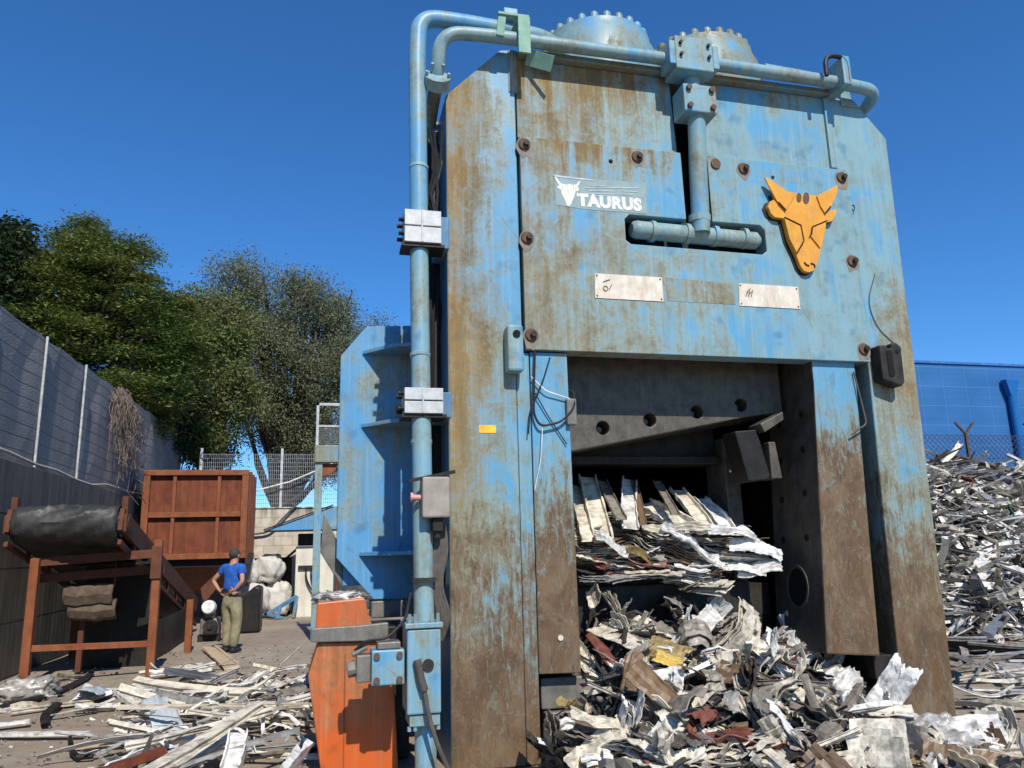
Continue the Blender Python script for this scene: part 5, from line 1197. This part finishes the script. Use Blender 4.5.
tabr = [('white', 55), ('grey', 30), ('cream', 12), ('dirty', 14), ('dark', 8), ('brown', 5), ('green', 2.2), ('slate', 5), ('red', 1)]
for k in range(185):
    y = 10.6+3.9*t.random()**.85; x = y*t.uniform(.86, 1.20); z = hr_(x, y)
    col = pick(t, [('slate', 40), ('white', 15), ('grey', 25), ('dark', 12), ('yellow', 1)] if z < .55 else tabr)
    if t.random() < .72:
        L = t.uniform(.6, 1.7); s = t.uniform(1.2, 2.3)
        piece(t.choice(PROFS), 'bent_profile', col, (x, y, z+t.uniform(.06, .22)), (t.uniform(-.9, .9), t.gauss(0, .45), t.choice([t.gauss(.1, .5), t.gauss(-.9, .4), t.gauss(1.1, .4)])), (L, s, s), f'{CN[col]} aluminium profile piled in the high scrap heap on the right', 'metal strip', f'{CN[col]} profiles in the right heap')
    else:
        s = t.uniform(.3, .7); piece(t.choice(SHEETS), 'crumpled_sheet', col, (x, y, z+t.uniform(-.05, .12)), (t.gauss(.4, .6), t.gauss(0, .5), t.uniform(0, 6.28)), (s, s*.7, s), f'{CN[col]} crumpled aluminium sheet piled in the high scrap heap on the right', 'metal scrap', f'{CN[col]} sheets in the right heap', .012)
def rp(u, v):
    d = ray(u, v); s = 9.0
    while s < 26:
        p = CAM+d*s
        if p.z < hr_(p.x, p.y)+.16: return p
        s += .05
    return p
for (u0, v0, u1, v1, w_, sect, col, lab) in [(988, 540, 976, 580, .20, 'box', 'white', 'pale upright strip standing in the middle of the right heap'), (1000, 552, 978, 588, .30, 'channel', 'dark', 'broad dark slanted profile in the right heap'),
    (1006, 560, 990, 590, .12, 'slat', 'white', 'white slat just right of the broad dark profile'), (1008, 480, 1022, 466, .05, 'box', 'white', 'thin white rod sticking up from the crest of the right heap'),
    (972, 616, 990, 619, .12, 'slat', 'yellow', 'short yellow strip low in the right heap'), (1001, 570, 998, 612, .05, 'box', 'brown', 'thin tan lath standing low in the right heap'),
    (1000, 505, 1012, 525, .28, 'channel', 'green', 'dark green profile high in the right heap'), (960, 565, 975, 575, .14, 'channel', 'green', 'dark green strip halfway down the right heap near the column'),
    (965, 605, 962, 632, .16, 'channel', 'slate', 'slate grey plank end standing at the foot of the right heap'), (1024, 600, 985, 632, .14, 'box', 'slate', 'slate blue tube slanting at the foot of the right heap')]:
    laid(rp(u0, v0), rp(u1, v1), w_, sect, col, lab, seed=int(u0), h=w_*.7, upv=(-.5, -.6, .6))
a = PZ(948, 642, .09); b_ = PZ(1040, 655, .09)
laid(a, b_, .30, 'box', 'darker', 'long black beam lying at the foot of the right heap', 'beam', 'steel_beam', 3, bend=.0, h=.18, crush=0, twist=0)
for k in range(40):
    u = t.uniform(940, 1050); v = t.uniform(652, 730) if k < 50 else t.uniform(735, 768); p = PZ(u, v)
    if k > 10 and v > 715 and t.random() < .6: continue
    L = t.uniform(.5, 1.5)*(.7 if v > 700 else 1); s = t.uniform(.6, 1.3); col = pick(t, [('white', 40), ('cream', 20), ('grey', 25), ('dirty', 12), ('slate', 6), ('dark', 4)])
    piece(t.choice(PROFS), 'bent_profile', col, (p.x+.3, p.y, .05+t.uniform(0, .16)*(v < 705)), (t.uniform(-.4, .4), t.gauss(0, .05), t.choice([t.gauss(-.1, .3), t.gauss(.5, .4), t.gauss(-.8, .3)])), (L, s, s), f'{CN[col]} aluminium profile on the ground right of the press', 'metal strip', f'{CN[col]} profiles on the ground at the right')
laid(PZ(865, 744, .08), PZ(1024, 747, .05), .07, 'box', 'cream', 'pale straight lath on the ground by the silver foil', 'lath', 'lath', 5, bend=.005, h=.03)
for (p, q, z0, lab) in (((978, 700), (1030, 706), .12, 'upper bar of the pale window frame lying right of the press'), ((975, 712), (1015, 716), .10, 'lower bar of the pale window frame lying right of the press')):
    laid(PZ(*p, z0), PZ(*q, z0), .06, 'channel', 'cream', lab, seed=int(p[0]), bend=.01)

# ---- strips on the ground of the left yard
def gl(u0, v0, u1, v1, w_, sect, col, lab, z0=.04, z1=.04, bend=.02, h=None, name='aluminium_profile', cat='metal strip', **kw):
    return laid(PZ(u0, v0, z0), PZ(u1, v1, z1), w_, sect, col, lab, cat, name, int(u0*7+v0), bend=bend, h=h or w_*.6, **kw)
gl(-40, 735, 88, 733, .085, 'box', 'white', 'long straight white strip reaching in from the left edge of the yard', bend=.004, twist=.02)
gl(-30, 728, 30, 721, .085, 'box', 'white', 'short white strip end at the left edge just above the long straight one', .05, .05, bend=.004)
gl(105, 689, 192, 690, .05, 'box', 'white', 'thin straight white strip in the middle distance of the left yard', .08, .08, bend=.004)
gl(118, 692, 150, 713, .12, 'channel', 'white', 'upper half of the white striped frame bent in the left yard', .16, .06)
gl(148, 712, 232, 712, .14, 'channel', 'white', 'lower half of the white striped frame bent in the left yard', .06, .06, bend=.05)
gl(50, 715, 96, 706, .07, 'slat', 'cream', 'cream slat lying left of the bent striped frame', .05, .08)
gl(96, 706, 126, 694, .07, 'slat', 'white', 'white slat crossing up to the bent striped frame', .07, .12)
gl(157, 702, 240, 668, .10, 'frame', 'cream', 'long cream frame piece running up right behind the heap of strips', .08, .2)
gl(150, 676, 215, 664, .09, 'frame', 'white', 'pale frame piece farthest back in the left yard', .05, .10)
gl(186, 681, 196, 672, .10, 'box', 'darker', 'small black block on the ground in front of the conveyor', .05, .05, name='steel_block', cat='block', h=.1)
gl(222, 698, 268, 670, .09, 'channel', 'white', 'white channel slanting behind the bent strips at the left of the orange bin', .12, .3)
gl(268, 672, 305, 664, .09, 'frame', 'white', 'white frame bar at the back of the heap beside the blue post', .25, .35)
gl(222, 715, 224, 696, .05, 'box', 'grey', 'short grey upright strip in the left heap', .05, .3)
gl(225, 705, 308, 686, .12, 'angle', 'dirty', 'long taupe angle piece lying across the back of the left heap', .12, .3)
gl(145, 775, 258, 706, .13, 'frame', 'cream', 'biggest cream strip running diagonally across the left heap', .16, .42, bend=.01, twist=.05)
gl(180, 768, 228, 735, .12, 'frame', 'cream', 'second cream strip under the big diagonal one', .08, .22, bend=.01)
gl(232, 768, 240, 730, .13, 'channel', 'white', 'short ribbed white profile end standing in front of the left heap', .15, .35, h=.12)
gl(285, 775, 305, 745, .16, 'channel', 'white', 'white slab leaning at the right front of the left heap beside the orange bin', .1, .3)
gl(180, 765, 300, 728, .07, 'box', 'grey', 'long grey tube in the left heap under the diagonal strip', .15, .35)
gl(208, 648, 233, 668, .20, 'box', 'wood', 'split wooden board lying on the ground by the man', .04, .04, name='wooden_board', cat='board', h=.05)
gl(216, 647, 238, 664, .05, 'box', 'wood', 'narrow wooden batten beside the split board', .05, .05, name='wooden_batten', cat='batten', h=.05)
gl(282, 664, 302, 645, .04, 'box', 'cream', 'thin pale rod propped up behind the left heap', .1, .35)
gl(75, 748, 160, 736, .05, 'box', 'wood', 'round wooden stick lying on the ground by the rusty beam', .04, .06, name='wooden_stick', cat='stick', bend=.01)
gl(95, 775, 165, 750, .11, 'box', 'rustred', 'rust-red steel beam end at the bottom of the left yard', .08, .16, name='rusty_beam', cat='beam', bend=.003, twist=0, crush=0)
gl(40, 724, 52, 706, .08, 'box', 'darker', 'short dark angled iron on the ground in the left yard', .05, .05, name='iron_offcut', cat='metal piece')
b = MB(); b.tube([PZ(u, v, .04) for u, v in ((0, 708), (22, 702), (48, 695), (70, 686), (86, 678), (92, 672))], .035, 8); tag(b.build('rubber_hose', M['hose'], None, smooth=True), 'dark rubber hose lying across the ground below the conveyor', 'hose')
b = MB(); b.tube([PZ(u, v, .04) for u, v in ((70, 738), (72, 752), (78, 757), (93, 756))], .022, 6); tag(b.build('iron_hook', M['darker'], None, smooth=True), 'black bent iron hook beside the wooden stick', 'hook')
b = MB()
for k in range(6):
    q = [PZ(262+26*math.cos(R(a))*(1-.07*k), 702+15*math.sin(R(a))*(1-.07*k)-k*.6, .18+.015*k) for a in range(150, 400, 12)]; b.tube(q, .014, 6)
tag(b.build('pipe_coil', SC['grey'], None, smooth=True), 'coil of thin grey striped tube lying in the left heap', 'coil')
o = sheet(PZ(150, 722, .10), PZ(200, 742, .14), .24, 'grey', 'crumpled transparent-grey plastic film in the left heap', 990, kink=.3, flute=0, amp=.018, upv=(0, -.2, 1), nx=30, ny=20, cat='plastic film'); o.data.shade_smooth(); o.data.materials[0] = M['film']; o.name = 'plastic_film'
o = sheet(PZ(80, 700, .08), PZ(108, 685, .12), .35, 'slate', 'small grey plastic film on the ground left of the bent striped frame', 991, kink=.3, flute=0, amp=.018, upv=(0, -.2, 1), cat='plastic film'); o.data.shade_smooth(); o.data.materials[0] = M['film']; o.name = 'plastic_film'
tag(blob('wire_bundle', tuple(PZ(28, 690, .1)), (.28, .18, .12), SC['grey'], None, 4.4, .5, 6, 4), 'ball of grey swarf at the foot of the left conveyor leg', 'swarf')
o = sheet(PZ(128, 744, .04), PZ(140, 740, .05), .12, 'red', 'small red plastic scrap on the ground by the wooden stick', 992, kink=.5)
t = random.Random(51)
LT = [('white', 40), ('cream', 34), ('grey', 12), ('dirty', 10), ('dark', 2), ('brown', 4), ('slate', 4)]
def hl(x, y):
    q = max(0, 1-((x+.75)/1.15)**2-((y-8.4)/2.4)**2); return .27*q
for k in range(72):
    if k < 54:
        while True:
            x = t.uniform(-1.75, .02); y = t.uniform(6.6, 11.0)
            if hl(x, y) > .02: break
        z = hl(x, y)*t.uniform(.3, 1)+.04; L = t.uniform(.5, 1.7)
    else:
        x = t.uniform(-3.6, -.4); y = t.uniform(9.5, 12.5); z = .04; L = t.uniform(.2, .9)
        if -3.6 < x < -1.5 and y < 9.8: x += .8
    col = pick(t, LT); s = t.uniform(.6, 1.3)
    piece(t.choice(PROFS), 'bent_profile', col, (x, y, z), (t.gauss(0, .4), t.gauss(0, .12), t.choice([t.gauss(.5, .35), t.gauss(.1, .3), t.uniform(0, 3.1)])), (L, s, s), f'{CN[col]} aluminium profile strewn over the ground of the left yard', 'metal strip', f'{CN[col]} profiles strewn in the left yard')
for k in range(26):
    while True:
        x = t.uniform(-1.6, 0); y = t.uniform(6.6, 10.5)
        if hl(x, y) > .05: break
    col = pick(t, LT); s = t.uniform(.12, .38)
    piece(t.choice(SHEETS), 'crumpled_sheet', col, (x, y, hl(x, y)*t.uniform(.3, .9)+.04), (t.gauss(.1, .4), t.gauss(0, .4), t.uniform(0, 6.28)), (s, s*.8, s), f'{CN[col]} crumpled sheet in the low heap left of the orange bin', 'metal scrap', f'{CN[col]} sheets in the low left heap', .01)
# gravelly crumbs
rg = np.random.default_rng(5); b = MB()
for k in range(1500):
    q = t.random()
    if q < .5: x, y = t.uniform(-4, .2), t.uniform(6, 15)
    elif q < .75: x, y = t.uniform(5.5, 10.5), t.uniform(5, 10)
    else: x, y = t.uniform(-3.5, 0), 6.5+t.random()**2*5
    s = t.uniform(.004, .015); a = t.uniform(0, 3); z = gz(x, y)
    mm = Matrix.Translation((x, y, z+s*.3)) @ Euler((t.random(), t.random(), a)).to_matrix().to_4x4() @ Matrix.Diagonal((t.uniform(1, 3), 1, .5, 1)); b.cur = t.randint(0, 2)
    b.box(-s, s, -s, s, -s, s, mm)
tag(b.build('debris', [SC['dirty'], SC['grey'], M['twig']], None, fix=False), 'fine crumbs of metal and grit scattered over the dusty ground', 'debris', kind='stuff')
o = blob('scrap_crumbs', (PY(340, 600, 6.34).x, 6.34, PY(340, 600, 6.2).z+.01), (.17, .12, .04), SC['grey'], None, 2.2, .6, 7, 4); tag(o, 'loose grey scrap crumbs lying on top of the orange bin', 'scrap')

# the many small strips and shards between the larger pieces, one mass per heap
def fragments(name, label, surf, sampler, n_, lmin, lmax, wid, seed, cols, tilt=.5, lift=.07):
    t = random.Random(seed); b = MB()
    for k in range(n_):
        x, y = sampler(t); z = surf(x, y)+t.uniform(-.05, lift); L = t.uniform(lmin, lmax); w_ = wid*t.uniform(.4, 1.3); b.cur = t.randint(0, len(cols)-1)
        mm = Matrix.Translation((x, y, z)) @ Euler((t.gauss(0, tilt*1.4), t.gauss(0, tilt), t.uniform(0, 6.28))).to_matrix().to_4x4()
        bend = t.gauss(0, .10)*L; fold = t.uniform(-.6, .6)*w_; seg = 3; vs_ = []
        for i in range(seg+1):
            s_ = i/seg-.5; zz = bend*(s_*s_*4-.5)+t.gauss(0, .012)
            for (yy, dz) in ((-w_/2, 0), (0, fold+t.gauss(0, .004)), (w_/2, t.gauss(0, .006))): vs_.append(mm @ Vector((s_*L, yy*(1+t.gauss(0, .12)), zz+dz)))
        b.addm(vs_, [(i*3+j, (i+1)*3+j, (i+1)*3+j+1, i*3+j+1) for i in range(seg) for j in range(2)])
    o = b.build(name, [SC[c] for c in cols], None, fix=False); s = o.modifiers.new('t', 'SOLIDIFY'); s.thickness = .004
    tag(o, label, 'scrap metal', kind='stuff')
def s1(t):
    while True:
        y = t.uniform(4.1, 6.58); x = t.uniform(1.7, 5.2)
        if not (y > 5.85 and (x < 2.1 or x > 4.75)): return x, y
fragments('metal_shards', 'small shards and slivers filling the press heap', hp_, s1, 600, .08, .34, .04, 61, ['dark', 'dark', 'dirty', 'dark', 'dark', 'cream'])  # mostly blackened shards stand in for deep shade between the sheets
def s2(t):
    y = 10.45+4.2*t.random(); return y*t.uniform(.80, 1.30), y
fragments('metal_slivers', 'countless thin strips and slivers filling the high right heap', hr_, s2, 2300, .4, 1.5, .085, 62, ['white', 'white', 'cream', 'grey', 'dark', 'dirty', 'white'], .28, .10)
def s3(t):
    while True:
        x = t.uniform(-1.75, .02); y = t.uniform(6.6, 11.0)
        if hl(x, y) > .01: return x, y
fragments('metal_offcuts', 'small strips and shards in the low heap left of the orange bin', lambda x, y: hl(x, y)*.8+.03, s3, 170, .10, .5, .035, 63, ['white', 'grey', 'dirty', 'cream', 'dark'], .25, .05)
# ------------------------------------------------------------------ the man
man = empty('person', (-1.44, 14.3, 0.0), R(-36))
tag(man, 'person in blue T-shirt and khaki trousers standing back-turned with hands on hips', 'person')
pts = [(0,0,.95,.12,.085),(0,0,1.08,.12,.085),(0,.005,1.24,.145,.10),(0,0,1.37,.135,.085),(0,.005,1.45,.066),(0,.02,1.50,.066),(0,.035,1.58,.078,.088),(0,.025,1.645,.072,.085),
       (.09,0,.88,.07),(.10,.03,.49,.058),(.09,-.02,.10,.040),(-.09,0,.88,.07),(-.09,.04,.49,.058),(-.09,.02,.10,.040)]
edges = [(0,1),(1,2),(2,3),(3,4),(4,5),(5,6),(6,7),(0,8),(8,9),(9,10),(0,11),(11,12),(12,13)]
def arm(sh, el, wr, pd, side):
    i0 = len(pts); pts.append((*sh, .058)); pts.append((*((Vector(sh)+Vector(el))/2), .048)); pts.append((*el, .040)); pts.append((*((Vector(el)+Vector(wr))/2), .036)); pts.append((*wr, .027))
    edges.extend([(3, i0), (i0, i0+1), (i0+1, i0+2), (i0+2, i0+3), (i0+3, i0+4)])
    w_ = Vector(wr); d_ = Vector(pd).normalized(); palm = w_+d_*.06; pts.append((*palm, .030, .02)); edges.append((i0+4, i0+5))
    ac = Vector((0, 0, 1)) if abs(d_.z) < .8 else Vector((0, 1, 0)); ac = (ac-d_*ac.dot(d_)).normalized()
    for k, (o_, L) in enumerate(((.027, .066), (.009, .074), (-.009, .070), (-.026, .056))):
        a_ = palm+ac*o_+d_*.025; b_ = a_+d_*L*.55+Vector((0, .012, -.004)); c_ = a_+d_*L+Vector((0, .030, -.012)); j = len(pts)
        pts.extend([(*a_, .0095), (*b_, .0088), (*c_, .0075)]); edges.extend([(i0+5, j), (j, j+1), (j+1, j+2)])
    a_ = w_+d_*.03+ac*.03; b_ = a_+ac*.03+d_*.022; c_ = b_+d_*.028; j = len(pts); pts.extend([(*a_, .012), (*b_, .010), (*c_, .008)]); edges.extend([(i0+5, j), (j, j+1), (j+1, j+2)])
arm((.175, 0, 1.40), (.30, -.11, 1.16), (.18, -.155, 1.02), (-.95, .0, -.25), 1)
arm((-.175, 0, 1.40), (-.36, -.07, 1.17), (-.20, -.10, 1.02), (.75, -.1, -.45), -1)
body = skin('body', pts, edges, M['skin'], man)
# face and ears
b = MB(); b.tube([(0, .118, 1.605), (0, .138, 1.572), (0, .118, 1.56)], [.008, .015, .010], 8); b.build('nose', M['skin'], man, smooth=True).matrix_parent_inverse.identity()
for s in (-1, 1):
    o = blob('ear', (.080*s, .022, 1.585), (.012, .022, .034), M['skin'], man, 1, .1, 2, 2); o.matrix_parent_inverse.identity()
    o = blob('eye', (.030*s, .112, 1.605), (.012, .008, .008), M['boltdark'], man, 1, 0, 2, 2); o.matrix_parent_inverse.identity()
o = blob('mouth', (0, .116, 1.535), (.024, .008, .006), plain('lips', (.30, .12, .10), .6), man, 1, 0, 2, 2); o.matrix_parent_inverse.identity()
bm = bmesh.new(); bmesh.ops.create_icosphere(bm, subdivisions=4, radius=1)
for v in list(bm.verts):
    p = v.co
    if p.z < -.85 or (p.y > .55 and p.z < .35) or (p.y > .25 and p.z < -.1): bm.verts.remove(v)
for v in bm.verts:
    q = v.co*(1+.05*mn.noise(v.co*6)); v.co = Vector((q.x*.089, .016+q.y*.104, 1.615+q.z*.098))
me = bpy.data.meshes.new('hair'); bm.to_mesh(me); bm.free(); link('hair', me, M['hair'], man, False, smooth=True)
ts = skin('shirt', [(0,0,.965,.185,.140),(0,0,1.10,.180,.135),(0,.005,1.25,.195,.14),(0,0,1.38,.170,.115),(0,.004,1.455,.082),(.175,0,1.395,.088),(.25,-.055,1.25,.080),(-.175,0,1.395,.088),(-.275,-.04,1.27,.080)], [(0,1),(1,2),(2,3),(3,4),(3,5),(5,6),(3,7),(7,8)], M['shirt'], man)
tr = skin('trousers', [(0,0,1.0,.165,.128),(0,0,.90,.172,.135),(.105,-.005,.78,.118),(.10,.03,.49,.094),(.10,-.015,.20,.080),(.09,-.02,.075,.074),(-.105,-.005,.78,.118),(-.10,.045,.49,.094),(-.09,.03,.20,.080),(-.09,.02,.075,.074)], [(0,1),(1,2),(2,3),(3,4),(4,5),(1,6),(6,7),(7,8),(8,9)], M['trousers'], man)
for s, yo in ((1, -.02), (-1, .02)):
    x = .092*s; o = skin('shoe', [(x, yo-.06, .045, .048), (x, yo+.04, .042, .052, .042), (x+.01*s, yo+.13, .036, .046, .032), (x+.012*s, yo+.19, .03, .034, .024)], [(0,1),(1,2),(2,3)], M['shoe'], man, 2)
b = MB(); b.box(-.13, .13, -.131, -.125, .985, 1.01); o = b.build('belt', M['shoe'], man); o.matrix_parent_inverse.identity()
